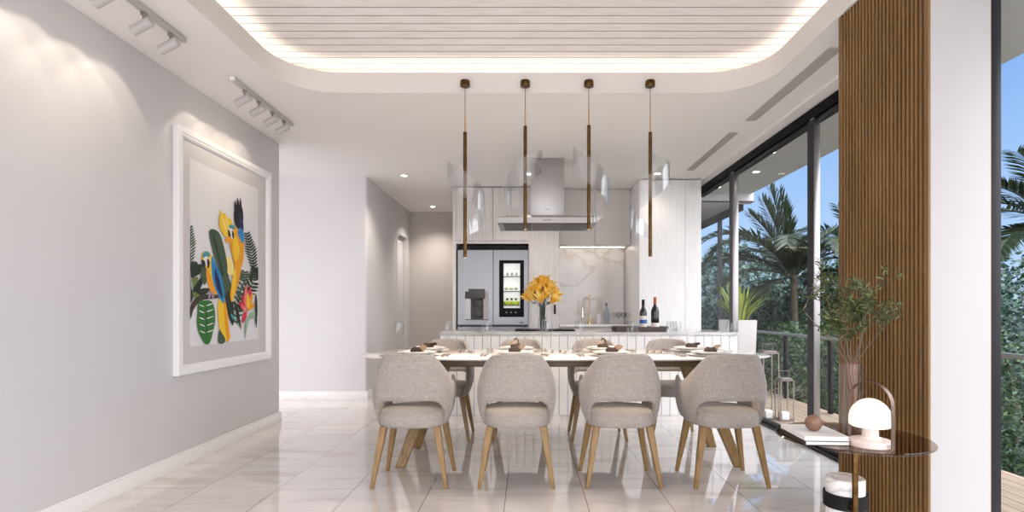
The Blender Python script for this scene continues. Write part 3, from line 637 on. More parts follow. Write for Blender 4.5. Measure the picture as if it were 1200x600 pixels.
# wine glass prototype
def wineglass(name, label, loc, H_=.25, r=.04, group=None):
    g = thing(name, label, 'glass', loc, group=group)
    s = H_ / .25; q = r / .04
    b = B(); b.lathe([(.0, .125 * s), (.018 * q, .128 * s), (.032 * q, .145 * s), (.040 * q, .175 * s), (.039 * q, .21 * s), (.032 * q, .25 * s), (.0305 * q, .25 * s), (.0375 * q, .21 * s), (.0385 * q, .175 * s), (.030 * q, .147 * s), (.0, .13 * s)], n=28); b.obj('bowl', M['clear'], g)
    b = B(); b.lathe([(.0, 0), (.034 * q, 0), (.034 * q, .0015), (.012, .004), (.004, .012), (.0032, .06 * s), (.004, .118 * s), (.010, .127 * s)], n=20); b.obj('stem', M['clear'], g)
    return g
wg = wineglass('wine_glass', 'small stemmed glass on back worktop, front row left of three', (1.24, 7.45, .901), .16, .036, 'stemmed glasses on the back worktop')
for x, y, l in ((1.31, 7.45, 'front row middle of three'), (1.352, 7.38, 'nearest the white tall cabinet'), (1.20, 7.60, 'back row left of three'), (1.275, 7.60, 'back row middle of three'), (1.345, 7.60, 'back row right of three')):
    dup(wg, 'small stemmed glass on back worktop, ' + l, (x, y, .901))

# island
IX0, IX1, IY0, IY1, IZ = -.909, 2.185, 5.65, 6.50, .86
b = B(); xs = IX0 + .004; n = 35; w = (IX1 - .004 - xs) / n
for i in range(n): b.box(xs + i * w + .0025, xs + (i + 1) * w - .0025, IY0 + .004, IY0 + .02, .001, IZ - .036, .002, seg=1)
b.box(xs, IX1 - .004, IY0 + .02, IY1, .001, IZ - .036, mi=1)
isl = thing('island_cabinet', 'white kitchen island base clad in vertical grooved boards', 'kitchen island', (.64, 6.0, 0))
b.obj('cladding', [M['white'], mat('grey_carcass', (.30, .29, .28), .7)], isl, world=True)
b = B(); b.box(xs, IX1 - .004, IY0 + .021, IY1 + .015, .1, .8); b.obj('back_doors', M['cab_white'], isl, world=True)
b = B(); b.box(IX0, IX1, IY0, IY1 + .02, IZ - .035, IZ, .003); tag(b.obj('island_worktop', marble('island_stone', (.60, .58, .575), (.50, .47, .45), 3, .1, .02)), 'pale stone slab forming the top of the kitchen island', 'worktop')
ct = thing('cooktop', 'thin black glass cooktop set in the island beneath the hood', 'cooktop', (.195, 6.15, IZ))
b = B(); b.box(-.135, .53, 5.98, 6.42, IZ + .0005, IZ + .014, .003); b.obj('glass_plate', M['black'], ct, world=True)
b = B()
for x, y, r in ((.02, 6.1, .08), (.02, 6.3, .07), (.36, 6.1, .07), (.36, 6.3, .09)): b.lathe([(r, .0146), (r - .004, .0146)], c=(x, y, IZ), n=28)
b.obj('burner_marks', mat('grey_print', (.2, .2, .2), .4), ct, world=True)

# hood
hd = thing('range_hood', 'satin steel island range hood with square chimney hanging over the cooktop', 'range hood', (.205, 5.9, 1.988))
b = B(); b.box(.036, .392, 5.84, 6.10, 2.09, CH - .002, .002); ch = b.obj('chimney', M['steel_hood'], hd, world=True)
z0, z1 = 1.988, 2.045
b = B(); P = lambda x, y, z: Vector((x, y, z))
b.ring([[P(-.305, 5.60, z0), P(.715, 5.60, z0), P(.715, 6.2, z0), P(-.305, 6.2, z0)], [P(-.305, 5.60, z1), P(.715, 5.60, z1), P(.715, 6.2, z1), P(-.305, 6.2, z1)], [P(-.27, 5.63, 2.06), P(.68, 5.63, 2.06), P(.68, 6.17, 2.06), P(-.27, 6.17, 2.06)], [P(-.05, 5.78, 2.095), P(.48, 5.78, 2.095), P(.48, 6.14, 2.095), P(-.05, 6.14, 2.095)]])
cn = b.obj('canopy', M['steel_hood'], hd, world=True, ang=10)
b = B()
for i in range(3): b.box(-.25 + i * .305, -.25 + i * .305 + .298, 5.65, 6.12, z0 - .006, z0 + .002, .002, seg=1)
b.obj('grease_filter', M['steel_dark'], cn, world=True)
b = B()
for i in range(6):
    if i != 3: b.box(.17 + i * .012, .178 + i * .012, 5.598, 5.60, 2.012, 2.020)
b.obj('control_buttons', M['black_matt'], cn, world=True)
b = B()
for i in range(5): b.box(.19 + i * .009, .1965 + i * .009, 5.838, 5.84, 2.165, 2.172)
b.obj('badge', M['steel_dark'], ch, world=True)

# tray and bottles
tr = thing('serving_tray', 'long taupe tray with flared rim carrying the wine bottles', 'tray', (1.22, 5.88, IZ))
b = B()
def rr(x0, x1, y0, y1, z, r=.03): return [Vector((x, y, z)) for x, y in rrect(x0, x1, y0, y1, r, 4)]
b.ring([rr(.93, 1.48, 5.77, 6.02, IZ + .001), rr(.91, 1.50, 5.75, 6.04, IZ + .055), rr(.915, 1.495, 5.755, 6.035, IZ + .055), rr(.935, 1.475, 5.775, 6.015, IZ + .008)])
b.obj('tray_body', M['tray'], tr, world=True)
b = B()
for x, s in ((.905, -1), (1.505, 1)): b.tube([(x, 5.85, IZ + .05), (x + s * .02, 5.86, IZ + .055), (x + s * .02, 5.93, IZ + .055), (x, 5.94, IZ + .05)], .005, 8)
b.obj('handle', M['chrome'], tr, world=True)
def bottle(name, x, y, h, r, foil, lab, band, label, labz):
    t = thing(name, label, 'bottle', (x, y, IZ + .009), group='wine bottles on the tray')
    b = B(); b.lathe([(.0, 0), (r - .004, 0), (r, .006), (r, h * .58), (r * .85, h * .66), (.0155, h * .76), (.0145, h * .97), (.016, h * .975), (.016, h), (0, h)], n=24); b.obj('bottle_body', M['wine'], t)
    b = B(); b.lathe([(.0158, h * .80), (.0158, h * .972), (.0172, h * .974), (.0172, h + .001), (0, h + .0015)], n=20); b.obj('foil_capsule', foil, t)
    b = B(); b.lathe([(r + .0006, labz[0] * h), (r + .0006, labz[1] * h)], n=24); l = b.obj('paper_label', lab, t)
    if band: b = B(); b.lathe([(r + .0012, band[0] * h), (r + .0012, band[1] * h)], n=24); b.obj('label_band', M['label_blue'], l)
bottle('wine_bottle', 1.245, 5.87, .335, .038, M['black_matt'], M['label_white'], (.24, .36), 'dark wine bottle with white label and blue band, left on the tray', (.08, .48))
bottle('wine_bottle', 1.37, 5.86, .36, .043, M['red_foil'], M['label_white'], None, 'dark wine bottle with red foil neck and low cream label on the tray', (.04, .24))
g = thing('tumbler', 'round clear tumbler on the island at the right end of the tray', 'glass', (1.575, 5.80, IZ + .001))
b = B(); b.lathe([(.0, .004), (.035, .004), (.055, .03), (.060, .06), (.052, .105), (.050, .105), (.057, .06), (.052, .032), (.033, .010), (0, .010)], n=28); b.obj('bowl', M['clear'], g)

# lily vase
vx, vy = .16, 5.78
fv = thing('flower_vase', 'clear waisted glass vase of water standing on island front', 'vase', (vx, vy, IZ + .001))
b = B(); b.lathe([(.0, .0), (.052, 0), (.055, .01), (.052, .06), (.048, .13), (.056, .21), (.070, .265), (.067, .265), (.053, .21), (.045, .13), (.049, .06), (.050, .022), (0, .018)], n=32); b.obj('vase_body', M['clear'], fv)
b = B(); b.lathe([(.0, .020), (.0485, .022), (.047, .06), (.0435, .13), (.0455, .155), (0, .155)], n=28); b.obj('water', thin_glass('water', (.82, .86, .88), 1.4, .02, 1.33), fv)
bq = thing('lily_bouquet', 'bunch of golden yellow lilies in the glass vase on the island', 'flowers', (vx, vy, IZ + .24))
random.seed(11)
heads = []
for i in range(19):
    a = i * 2.399; rr_ = math.sqrt((i + .3) / 19)
    px = rr_ * .18 * math.cos(a); py = rr_ * .14 * math.sin(a); pz = .185 + .15 * (1 - rr_ ** 2) - .09 * rr_ + random.uniform(-.02, .02)
    heads.append((px, py, pz))
for i, (px, py, pz) in enumerate(heads):
    top = Vector((px, py, pz)); base = Vector((px * .12, py * .12, -.21)); mid = Vector((px * .2, py * .2, .03))
    d = (top - Vector((0, 0, -.02))).normalized()
    b = B(); c0 = top - d * .06
    fl_dir = d; u = fl_dir.cross(Vector((.3, .2, 1))).normalized(); v = fl_dir.cross(u)
    for k in range(6):
        an = k * PI / 3 + i; rad = u * math.cos(an) + v * math.sin(an); side = fl_dir.cross(rad)
        L = .145 * random.uniform(.9, 1.12); rows = []
        for t in (0, .3, .6, .85, 1):
            cen = c0 + fl_dir * (L * (t - .25 * t * t)) + rad * (.006 + .075 * t ** 2.0 * (1 if k % 2 else .8))
            ww = .027 * math.sin(PI * min(1, t * .85 + .13)) + .0015
            rows.append([cen - side * ww + rad * .004, cen, cen + side * ww + rad * .004])
        b.ring(rows, False, False, False)
    b.obj('lily_bloom', LV['petal'], bq, flip=False)
    b = B(); b.tube([base, mid, c0], .0028, 6); b.obj('stem', M['stem_green'], bq)
b = B()
for i in range(7):
    a = i * .9; r = Vector((math.cos(a), math.sin(a) * .8, 0)); p0 = r * .05 + Vector((0, 0, .08)); p1 = r * .13 + Vector((0, 0, .07)); s = Vector((-r.y, r.x, 0)) * .012
    b.add([p0, (p0 + p1) / 2 + s, p1 + Vector((0, 0, -.02)), (p0 + p1) / 2 - s], [(0, 1, 2, 3)])
b.obj('leaves', M['stem_green'], bq, flip=False)

# ------------------------------------------------------------------ dining table
TX, TY, TZ = .27, 4.12, .768
def superel(a, c, n, e=3.2):
    return [(TX + a * math.copysign(abs(math.cos(t)) ** (2 / ee), math.cos(t)), TY + c * math.copysign(abs(math.sin(t)) ** (2 / ee), math.sin(t))) for t in [2 * PI * i / n for i in range(n)] for ee in (e,)]
dt = thing('dining_table', 'long dining table with thin pale marble top and splayed oak legs', 'table', (TX, TY, 0))
b = B(); n = 96
b.ring([R3(superel(1.42, .40, n), TZ - .026), R3(superel(1.485, .450, n), TZ - .016), R3(superel(1.505, .470, n), TZ - .010), R3(superel(1.508, .473, n), TZ - .005), R3(superel(1.503, .468, n), TZ)])
b.obj('tabletop', M['marble_top'], dt, world=True, ang=50)
b = B(); b.box(TX - 1.26, TX + 1.26, TY - .385, TY + .385, TZ - .062, TZ - .0265, .004); b.obj('apron', M['walnut'], dt, world=True)
for sx in (-1, 1):
    for sy in (-1, 1):
        b = B(); foot = Vector((TX + .025 + sx * 1.18, TY - .03 + sy * .28, 0.001)); top = Vector((TX + .025 + sx * .93, TY - .03 + sy * .14, TZ - .0625))
        def rct(c, wx, wy): return [c + Vector((-wx, -wy, 0)), c + Vector((wx, -wy, 0)), c + Vector((wx, wy, 0)), c + Vector((-wx, wy, 0))]
        b.ring([rct(foot, .034, .022), rct(foot.lerp(top, .5), .044, .03), rct(top, .055, .04)]); o = b.obj('leg', M['oak'], dt, world=True)
        bv = o.modifiers.new('bev', 'BEVEL'); bv.width = .006; bv.segments = 2

# ------------------------------------------------------------------ chairs
def smooth01(a, b_, x):
    t = max(0, min(1, (x - a) / (b_ - a))); return t * t * (3 - 2 * t)
def interp(tab, x):
    if x <= tab[0][0]: return tab[0][1]
    for (x0, y0), (x1, y1) in zip(tab, tab[1:]):
        if x <= x1: return y0 + (y1 - y0) * (x - x0) / (x1 - x0)
    return tab[-1][1]
WT = [(.37, .205), (.42, .228), (.48, .243), (.55, .250), (.61, .248), (.67, .236), (.73, .216), (.78, .194), (.83, .168)]
def shell_pt(u, z, ins):
    """plan position on the tub: u -1..1 from left arm front round the back to right arm front; -y is the rear"""
    w = interp(WT, z) - ins
    lean = -.055 * max(0, (z - .45) / .37) ** 1.1
    rear = -.215 + lean + ins
    if abs(u) < .62:
        a = u / .62 * PI / 2; e = .72
        x = w * math.copysign(abs(math.sin(a)) ** e, a); y = rear + (.17) * (1 - max(0, math.cos(a)) ** e)
    else:
        t = (abs(u) - .62) / .38; x = math.copysign(w - .010 * t * t, u); y = rear + .17 + t * (.245 - .0 * ins - lean * .9) 
    return x, y
def make_chair(label):
    c = thing('dining_chair', label, 'chair', (0, 0, 0), group='upholstered tub chairs around the dining table')
    N, K = 56, 12; b = B()
    def top(u): 
        u = abs(u); z = .822 - .008 * smooth01(.0, .35, u) - .19 * smooth01(.36, .80, u)
        return z + .022 * smooth01(.84, 1.0, u)
    def bot(u):
        t = max(0, min(1, (abs(u) - .17) / .30)); return .545 - .165 * (1 - math.sqrt(1 - t * t))
    for ins, sgn in ((0, 1),):
        T = .026; outer = []; inner = []
        for i in range(N + 1):
            u = -1 + 2 * i / N; zt, zb_ = top(u), bot(u); col = []
            prof = [(0, T * .5), (.0, .15 * T)] 
            for k in range(K + 1):
                z = zb_ + (zt - zb_) * k / K; x, y = shell_pt(u, z, 0); col.append(Vector((x, y, z)))
            cin = []
            for k in range(K + 1):
                z = zb_ + (zt - zb_) * k / K; x, y = shell_pt(u, z, T); cin.append(Vector((x, y, z)))
            xm_, ym_ = shell_pt(u, zt, T * .5); tm = Vector((xm_, ym_, zt + .010))
            xb_, yb_ = shell_pt(u, zb_, T * .5); bmid = Vector((xb_, yb_, zb_ - .006))
            outer.append(col + [tm] + cin[::-1] + [bmid])
        b.ring(outer, True, True, True)
    o = b.obj('backrest', M['fabric'], c, ang=80); 
    # seat
    b = B(); rings = []
    for z, k in ((.372, .93), (.376, .975), (.39, 1.0), (.42, 1.01), (.447, 1.0), (.458, .975), (.464, .93), (.470, .6), (.472, .2)):
        ring = []
        for i in range(48):
            a = 2 * PI * i / 48; ca, sa = math.cos(a), math.sin(a); e = .62
            x = .215 * math.copysign(abs(ca) ** e, ca); y = .225 * math.copysign(abs(sa) ** e, sa)
            if sa < 0: y = .221 * math.copysign(abs(sa) ** .85, sa)
            ring.append(Vector((x * k, y * k + .005, z)))
        rings.append(ring)
    b.ring(rings); b.obj('seat', M['fabric'], c, ang=60)
    b = B(); b.box(-.15, .15, -.14, .15, .364, .374, .003); b.obj('underframe', M['black_matt'], c)
    for sx in (-1, 1):
        for sy in (-1, 1):
            foot = Vector((sx * .228, sy * .19, 0.0)); tp = Vector((sx * .165, sy * .145, .374))
            b = B(); b.tube([foot, foot.lerp(tp, .02), foot.lerp(tp, .55), tp], [.0145, .0165, .025, .031], 4, sq=True)
            l = b.obj('leg', M['oak'], c, smooth=True); bv = l.modifiers.new('bev', 'BEVEL'); bv.width = .004; bv.segments = 2
    return c
cx = [-.725, -.068, .59, 1.25]
ordn = ['leftmost', 'second from left', 'third from left', 'rightmost']
ch0 = make_chair('greige tub chair on the near side, leftmost, back to camera')
ch0.location = (cx[0], 3.535, 0)
near_rz = [.0, .0, .02, .03]
for i in range(1, 4):
    dup(ch0, 'greige tub chair on the near side, %s, back to camera' % ordn[i], (cx[i], 3.535, 0), near_rz[i])
for i in range(4):
    dup(ch0, 'greige fabric tub chair across the table facing camera, %s of the far row' % ordn[i], (cx[i] + .01, 4.73, 0), PI)

# ------------------------------------------------------------------ place settings
SX = [-.79, -.09, .605, 1.31]
sn = ['leftmost', 'second', 'third', 'rightmost']
def plate_b(r, h): 
    b = B(); b.lathe([(.0, 0), (r * .6, 0), (r * .64, .003), (r * .72, h * .45), (r, h), (r + .001, h + .002), (r - .004, h + .003), (r * .70, h * .5 + .003), (r * .62, .005), (0, .005)], n=40); return b
ps = {}
def put(name, key, build, m, label, cat, loc, rz, group):
    if key not in ps:
        o = build().obj(name, m); ps[key] = o
    else:
        o = ps[key].copy(); COL.objects.link(o)
    o.location = loc; o.rotation_euler = (0, 0, rz); tag(o, label, cat, group)
    if key in ('fork', 'knife'): o.scale = (1.2, 1, 2.2)
    return o
def fork_b():
    b = B(); b.box(-.004, .004, -.10, .02, 0, .003, .001, seg=1); b.box(-.0065, .0065, -.11, -.06, 0, .0045, .002, seg=1); b.box(-.011, .011, .02, .055, 0, .003, .001, seg=1)
    for k in range(4): b.box(-.0105 + k * .006, -.0075 + k * .006, .055, .095, 0, .0025)
    return b
def knife_b():
    b = B(); b.box(-.0075, .0075, -.11, -.01, 0, .006, .002, seg=1); b.prism([(-.009, -.01), (.006, -.01), (.008, .08), (.003, .11), (-.009, .06)], .001, .003); return b
M['cutlery'] = mat('champagne_steel', (.55, .47, .40), .2, 1.)
def napkin(kind, label, loc, rz):
    t = thing('folded_napkin', label, 'napkin', loc, rz, group='brown napkins on the plates'); t.scale = (1.0, 1.1, 1.2)
    b = B(); rings = []
    for i in range(9):
        f = i / 8; x = -.055 + .085 * f; r = .011 + .009 * math.sin(PI * f) + .003 * math.sin(9 * f)
        rings.append([Vector((x, (r * 1.4 + .003 * math.sin(3 * a + 5 * f)) * math.cos(a), r + r * math.sin(a))) for a in [2 * PI * k / 14 for k in range(14)]])
    b.ring(rings); b.obj('roll', M['napkin_dark'], t)
    b = B()
    if kind == 0:      # tan cone flaring upward
        rings = [[Vector((.02 + .028 * f * math.cos(a) + .02 * f, .024 * math.cos(a + 1.57) * (1 - f * .3) , .012 + .02 * math.sin(a) * (1 - .4 * f) + .028 * f)) for a in [2 * PI * k / 14 for k in range(14)]] for f in (0, .35, .7, 1)]
        b.ring(rings)
        b.obj('fanned_end', M['napkin_tan'], t)
    elif kind == 1:    # hooked bronze ring
        b.tube([(-.01 + .0 * k + .020 * math.cos(a), .0, .042 + .024 * math.sin(a)) for k, a in enumerate([-1.3 + i * .38 for i in range(11)])], .005, 8); b.obj('napkin_ring', M['bronze'], t)
        b = B(); b.box(-.05, -.015, -.02, .02, .02, .05, .008); b.obj('fanned_end', M['napkin_tan'], t)
    else:
        for k in range(5): 
            a = -.7 + .35 * k; b.add([(0, 0, .02), (.045 * math.cos(a) , .05 * math.sin(a) - .008, .042), (.06 * math.cos(a), .06 * math.sin(a), .035), (.045 * math.cos(a), .05 * math.sin(a) + .010, .022)], [(0, 1, 2, 3)])
        b.obj('fanned_end', M['napkin_dark'], t, flip=False)
kinds = [(0, 2), (0, 1), (0, 1), (0, 2)]
for i, x in enumerate(SX):
    for side, y, rz in (('near', 3.905, 0), ('far', 4.36, PI)):
        w = '%s setting on the %s side' % (sn[i], side)
        put('charger_plate', 'charger', lambda: plate_b(.165, .010), M['plate_grey'], 'wide pale charger under the %s of table' % w, 'plate', (x, y, TZ + .0005), 0, 'charger plates on the dining table')
        put('dinner_plate', 'dinner', lambda: plate_b(.140, .022), M['plate'], 'white dinner plate on its charger, %s' % w, 'plate', (x, y, TZ + .0065), 0, 'dinner plates on the dining table')
        put('salad_plate', 'salad', lambda: plate_b(.112, .020), M['plate'], 'smaller white plate topmost of the stack, %s' % w, 'plate', (x, y, TZ + .0125), 0, 'small plates topmost on the dining table')
        kd = kinds[i][0 if side == 'near' else 1]
        dsc = {0: 'dark brown rolled napkin with tan fanned end', 1: 'brown napkin with curled bronze ring', 2: 'dark brown leaf-shaped napkin fold'}[kd]
        napkin(kd, '%s, %s' % (dsc, w), (x + .01, y, TZ + .019), (.2 if i % 2 else -.25) + (0 if side == 'near' else PI * .0))
        s = 1 if side == 'near' else -1
        for j, (o_, nmk, bf, what) in enumerate(((-.205, 'fork', fork_b, 'inner'), (-.235, 'fork', fork_b, 'outer'), (.195, 'knife', knife_b, 'inner'), (.225, 'knife', knife_b, 'outer'))):
            put('dinner_' + nmk, nmk, bf, M['cutlery'], '%s %s beside the plate, %s' % (what, 'champagne metal ' + nmk, w), nmk, (x + s * o_, y, TZ + .0008), rz + .04 * (j - 1), 'table %s beside the plates' % ('forks' if nmk == 'fork' else 'knives'))
wt = wineglass('wine_glass', 'clear wine glass on the table left end, standing before the corridor', (0, 0, TZ + .0005), .245, .042, 'wine glasses on the dining table')
gl = []
for px in (467, 571, 680, 787): gl.append(((px - VX) * 4.13 / F, 4.13, 'far'))
for px in (524, 641, 741, 857): gl.append(((px - VX) * 4.02 / F, 4.02, 'near'))
k = 0
for x, y, s in gl:
    l = 'clear wine glass on the dining table, %s of the row for the %s diners' % (['leftmost', 'second', 'third', 'rightmost'][k % 4], s); k += 1
    if k == 1: wt.location = (x, y, TZ + .0005); wt['label'] = l
    else: dup(wt, l, (x, y, TZ + .0005))
# small brass-tipped salt dishes between the settings
b = B(); b.lathe([(.0, 0), (.012, 0), (.016, .006), (.012, .018), (.006, .022), (0, .024)], n=14)
sp = b.obj('place_pebble', M['cutlery']); k = 0
for x in (-.46, .235, .95):
    for dx, dy in ((-.04, .03), (.02, .05), (.05, -.03)):
        o = sp if k == 0 else sp.copy()
        if k: COL.objects.link(o)
        tag(o, 'tiny metal ball ornament between place settings, %s of the %s trio' % (['left', 'middle', 'right'][k % 3], ['left', 'centre', 'right'][k // 3]), 'ornament', 'small metal balls on the dining table')
        o.location = (x + dx, 4.1 + dy, TZ + .0005); k += 1

# ------------------------------------------------------------------ pendants
PD = 4.045; S_ = F / PD
def pz(py): return H + (HZ - py) / S_
def pendant(px, ytop, ybot, a0, turn, zr0, zr1, label):
    x = (px - VX) / S_
    t = thing('pendant_light', label, 'pendant light', (x, PD, pz(ybot)), group='bronze rod pendants above the table')
    b = B(); b.lathe([(.0, .0), (.034, .0), (.036, .003), (.036, .040), (.034, .043), (0, .043)], c=(x, PD, pz(101.5)), n=28); b.obj('canopy', M['bronze'], t, world=True)
    b = B(); b.tube([(x, PD, pz(101)), (x, PD, pz(ytop - 17))], .0022, 6); b.obj('cable', M['bronze'], t, world=True)
    b = B(); b.tube([(x, PD, pz(ytop - 19)), (x, PD, pz(ytop - 16)), (x, PD, pz(ytop - 1)), (x, PD, pz(ytop + 1))], [.004, .0055, .0055, .010], 10); b.obj('neck', M['gold'], t, world=True)
    b = B(); b.tube([(x, PD, pz(ytop)), (x, PD, pz(ybot))], .0135, 16); b.obj('rod', M['bronze'], t, world=True)
    b = B(); b.tube([(x + .0, PD, pz(ybot) - .002), (x, PD, pz(ybot))], .009, 12); b.obj('lens', M['lamp_glow'], t, world=True)
    # twisted clear sheet winding round the rod
    b = B(); rows = []; n = 44
    for i in range(n + 1):
        f = i / n; a = a0 + turn * f; r = .013 + .135 * min(1, math.sin(PI * f) * 1.5) ; zc = zr0 + (zr1 - zr0) * f; w = .012 + .085 * math.sin(PI * min(1, max(0, f))) ** .6
        p = Vector((x + r * math.cos(a), PD + r * math.sin(a) * .8, zc)); rad = Vector((math.cos(a), math.sin(a) * .8, 0)) * .004
        rows.append([p + Vector((0, 0, w)) - rad, p + Vector((0, 0, w)) + rad, p - Vector((0, 0, w)) + rad, p - Vector((0, 0, w)) - rad])
    b.ring(rows); b.obj('acrylic_sheet', M['acrylic'], t, world=True, ang=40)
    light('SPOT', 'pendant_bulb', (x, PD, pz(ybot) - .03), 16, WARM, (x, PD, 0), .02, 150, .6, t)
pendant(545, 155, 302, 2.4, 2 * PI * .92, pz(182), pz(275), 'long bronze rod pendant with clear twisted sheet, leftmost of the four')
pendant(615.5, 148, 269, PI - 2.4, -2 * PI * .92, pz(176), pz(246), 'shorter bronze rod pendant with clear twisted sheet, left of the hood chimney')
pendant(690, 147, 269, 2.4, 2 * PI * .92, pz(168), pz(262), 'shorter bronze rod pendant with clear twisted sheet, right of the hood chimney')
pendant(762, 155, 301, PI - 2.4, -2 * PI * .92, pz(182), pz(278), 'long bronze rod pendant with clear twisted sheet, rightmost before the white cabinet')

# ------------------------------------------------------------------ side table group
SXc, SYc, SZ, SR = 1.40, 2.36, .553, .30
st = thing('side_table', 'round bronze glass side table on a marble drum by the slat panel', 'side table', (SXc, SYc, 0))
b = B(); b.lathe([(.0, -.010), (SR - .004, -.010), (SR, -.007), (SR, -.003), (SR - .004, 0), (0, 0)], c=(SXc, SYc, SZ), n=64); b.obj('glass_top', M['smoke'], st, world=True)
b = B(); b.lathe([(.0, .001), (.075, .001), (.077, .004), (.077, .365), (.073, .370), (0, .370)], c=(1.385, 2.38, 0), n=40); b.obj('marble_drum', M['marble_white'], st, world=True)
b = B(); b.lathe([(.078, .245), (.086, .245), (.086, .305), (.078, .305)], c=(1.385, 2.38, 0), n=40); b.obj('black_band', M['black_matt'], st, world=True)
b = B(); b.box(1.352, 1.372, 2.262, 2.276, .24, SZ - .011, .002); b.box(1.352, 1.372, 2.276, 2.30, .26, .29); b.lathe([(.0, -.016), (.03, -.016), (.03, -.0105), (0, -.0105)], c=(1.362, 2.30, SZ), n=20); b.obj('pole', M['bronze'], st, world=True)
def book(x0, x1, y0, y1, z0, h, cov, label, rz=0):
    t = thing('book', label, 'book', ((x0 + x1) / 2, (y0 + y1) / 2, z0), rz, group='books on the side table')
    hx, hy = (x1 - x0) / 2, (y1 - y0) / 2
    b = B(); b.box(-hx, hx, -hy, hy, 0, .002); b.box(-hx, hx, -hy, hy, h - .002, h); b.box(-hx, -hx + .003, -hy, hy, .002, h - .002); b.obj('cover', cov, t)
    b = B(); b.box(-hx + .003, hx - .003, -hy + .003, hy - .003, .002, h - .002); b.obj('pages', M['paper'], t)
book(1.125, 1.30, 2.19, 2.44, SZ + .0005, .017, M['book_dark'], 'black covered book on the side table, lower of the two', -.06)
book(1.125, 1.30, 2.195, 2.435, SZ + .018, .017, M['book_white'], 'white covered book on the side table, upper of the two', -.06)
gd = thing('wooden_gourd', 'round brown turned wood gourd with stem resting on the white book', 'ornament', (1.205, 2.30, SZ + .035))
b = B(); b.lathe([(.034 * math.sin(PI * i / 14), .034 - .034 * math.cos(PI * i / 14)) for i in range(15)], n=28); b.obj('body', M['terracotta'], gd)
b = B(); b.tube([(.028, 0, .040), (.042, -.002, .037), (.058, -.004, .036)], [.010, .005, .002], 10); b.obj('stem', M['terracotta'], gd)
# mushroom lamp
lx, ly = 1.375, 2.19
lp = thing('mushroom_lamp', 'small mushroom table lamp with glowing white dome and bronze handle', 'table lamp', (lx, ly, SZ + .0005))
b = B(); b.lathe([(.0, 0), (.074, 0), (.077, .004), (.077, .020), (.072, .026), (.040, .030), (.030, .040), (.029, .072), (.036, .082), (0, .082)], n=40); b.obj('lamp_base', M['blush'], lp)
b = B(); b.lathe([(.0, .078), (.068, .078), (.0755, .083), (.0765, .095)] + [(.0765 * math.cos(a), .105 + .085 * math.sin(a)) for a in [PI / 2 * i / 12 for i in range(13)]], n=40); b.obj('lamp_shade', M['lamp_glow'], lp)
b = B(); rows = []; dv = Vector((.034, -.084, 0)); sd = Vector((.084, .034, 0)).normalized() * .010
hp = [(1.0, .0), (1.02, .10), (1.0, .17)] + [(math.cos(a), .17 + .085 * math.sin(a)) for a in [PI * i / 12 for i in range(1, 12)]] + [(-1.0, .17), (-1.02, .10), (-1.0, .0)]
for s, z in hp:
    p = Vector((0, 0, z + .002)) + dv * s; o2 = dv.normalized() * .0015
    rows.append([p - sd - o2, p + sd - o2, p + sd + o2, p - sd + o2])
b.ring(rows); b.obj('handle', mat('bronze_strap', (.20, .14, .115), .35, .7), lp, ang=30)
# olive vase
ox, oy = 1.44, 2.43
ov = thing('cylinder_vase', 'tall clear cylinder vase on the side table behind the lamp', 'vase', (ox, oy, SZ + .0005))
b = B(); b.lathe([(.0, 0), (.045, 0), (.047, .003), (.047, .305), (.0445, .305), (.0445, .014), (0, .014)], n=36); b.obj('vase_body', M['clear'], ov)
ob = thing('olive_branches', 'spray of leafy olive branches standing in the tall clear vase', 'branches', (ox, oy, SZ + .02))
random.seed(5)
leaves = B(); tw = B(); st2 = B()
def branch(p, d, L, r, depth, tgt):
    pts = [p]; q = p.copy(); dd = d.normalized(); n = 6
    for i in range(n):
        dd = (dd + Vector((random.uniform(-.16, .16), random.uniform(-.16, .16), random.uniform(-.08, .1)))).normalized(); q = q + dd * L / n; pts.append(q.copy())
        if depth < 2 and i >= 1 and random.random() < .72:
            side = Vector((random.uniform(-1, 1), random.uniform(-.8, .8), random.uniform(-.25, .65))).normalized()
            branch(q, dd * .5 + side * .8, L * random.uniform(.35, .55), r * .55, depth + 1, tgt)
        if depth >= 1 or i > 2:
            for _ in range(3 if depth else 2):
                s = (Vector((random.uniform(-1, 1), random.uniform(-1, 1), random.uniform(-.6, .8))).normalized() + dd * .5).normalized()
                c = q - dd * L / n * random.random(); w = s.cross(Vector((random.uniform(-1, 1), random.uniform(-1, 1), random.uniform(-1, 1)))).normalized() * random.uniform(.0028, .0045); l = random.uniform(.015, .028)
                l *= 1.4; leaves.add([c, c + s * l * .5 + w, c + s * l, c + s * l * .5 - w], [(0, 1, 2, 3)])
    tgt.tube(pts, [r * (1 - .6 * i / n) for i in range(n + 1)], 5)
for i, (dx, dy) in enumerate(((-.32, .0), (-.12, -.12), (.10, .08), (.30, -.05), (.48, .05), (-.42, -.2), (.02, -.3))):
    p0 = Vector((random.uniform(-.02, .02), random.uniform(-.02, .02), .0)); p1 = Vector((dx * .06, dy * .06, .29)); 
    st2.tube([p0, p1], .003, 6); branch(p1, Vector((dx * 1.0, dy, .85)), random.uniform(.22, .33), .0028, 0, tw)
leaves.obj('leaves', LV['olive'], ob, flip=False, smooth=False); tw.obj('twigs', M['twig'], ob); st2.obj('stems', M['stem_red'], ob)

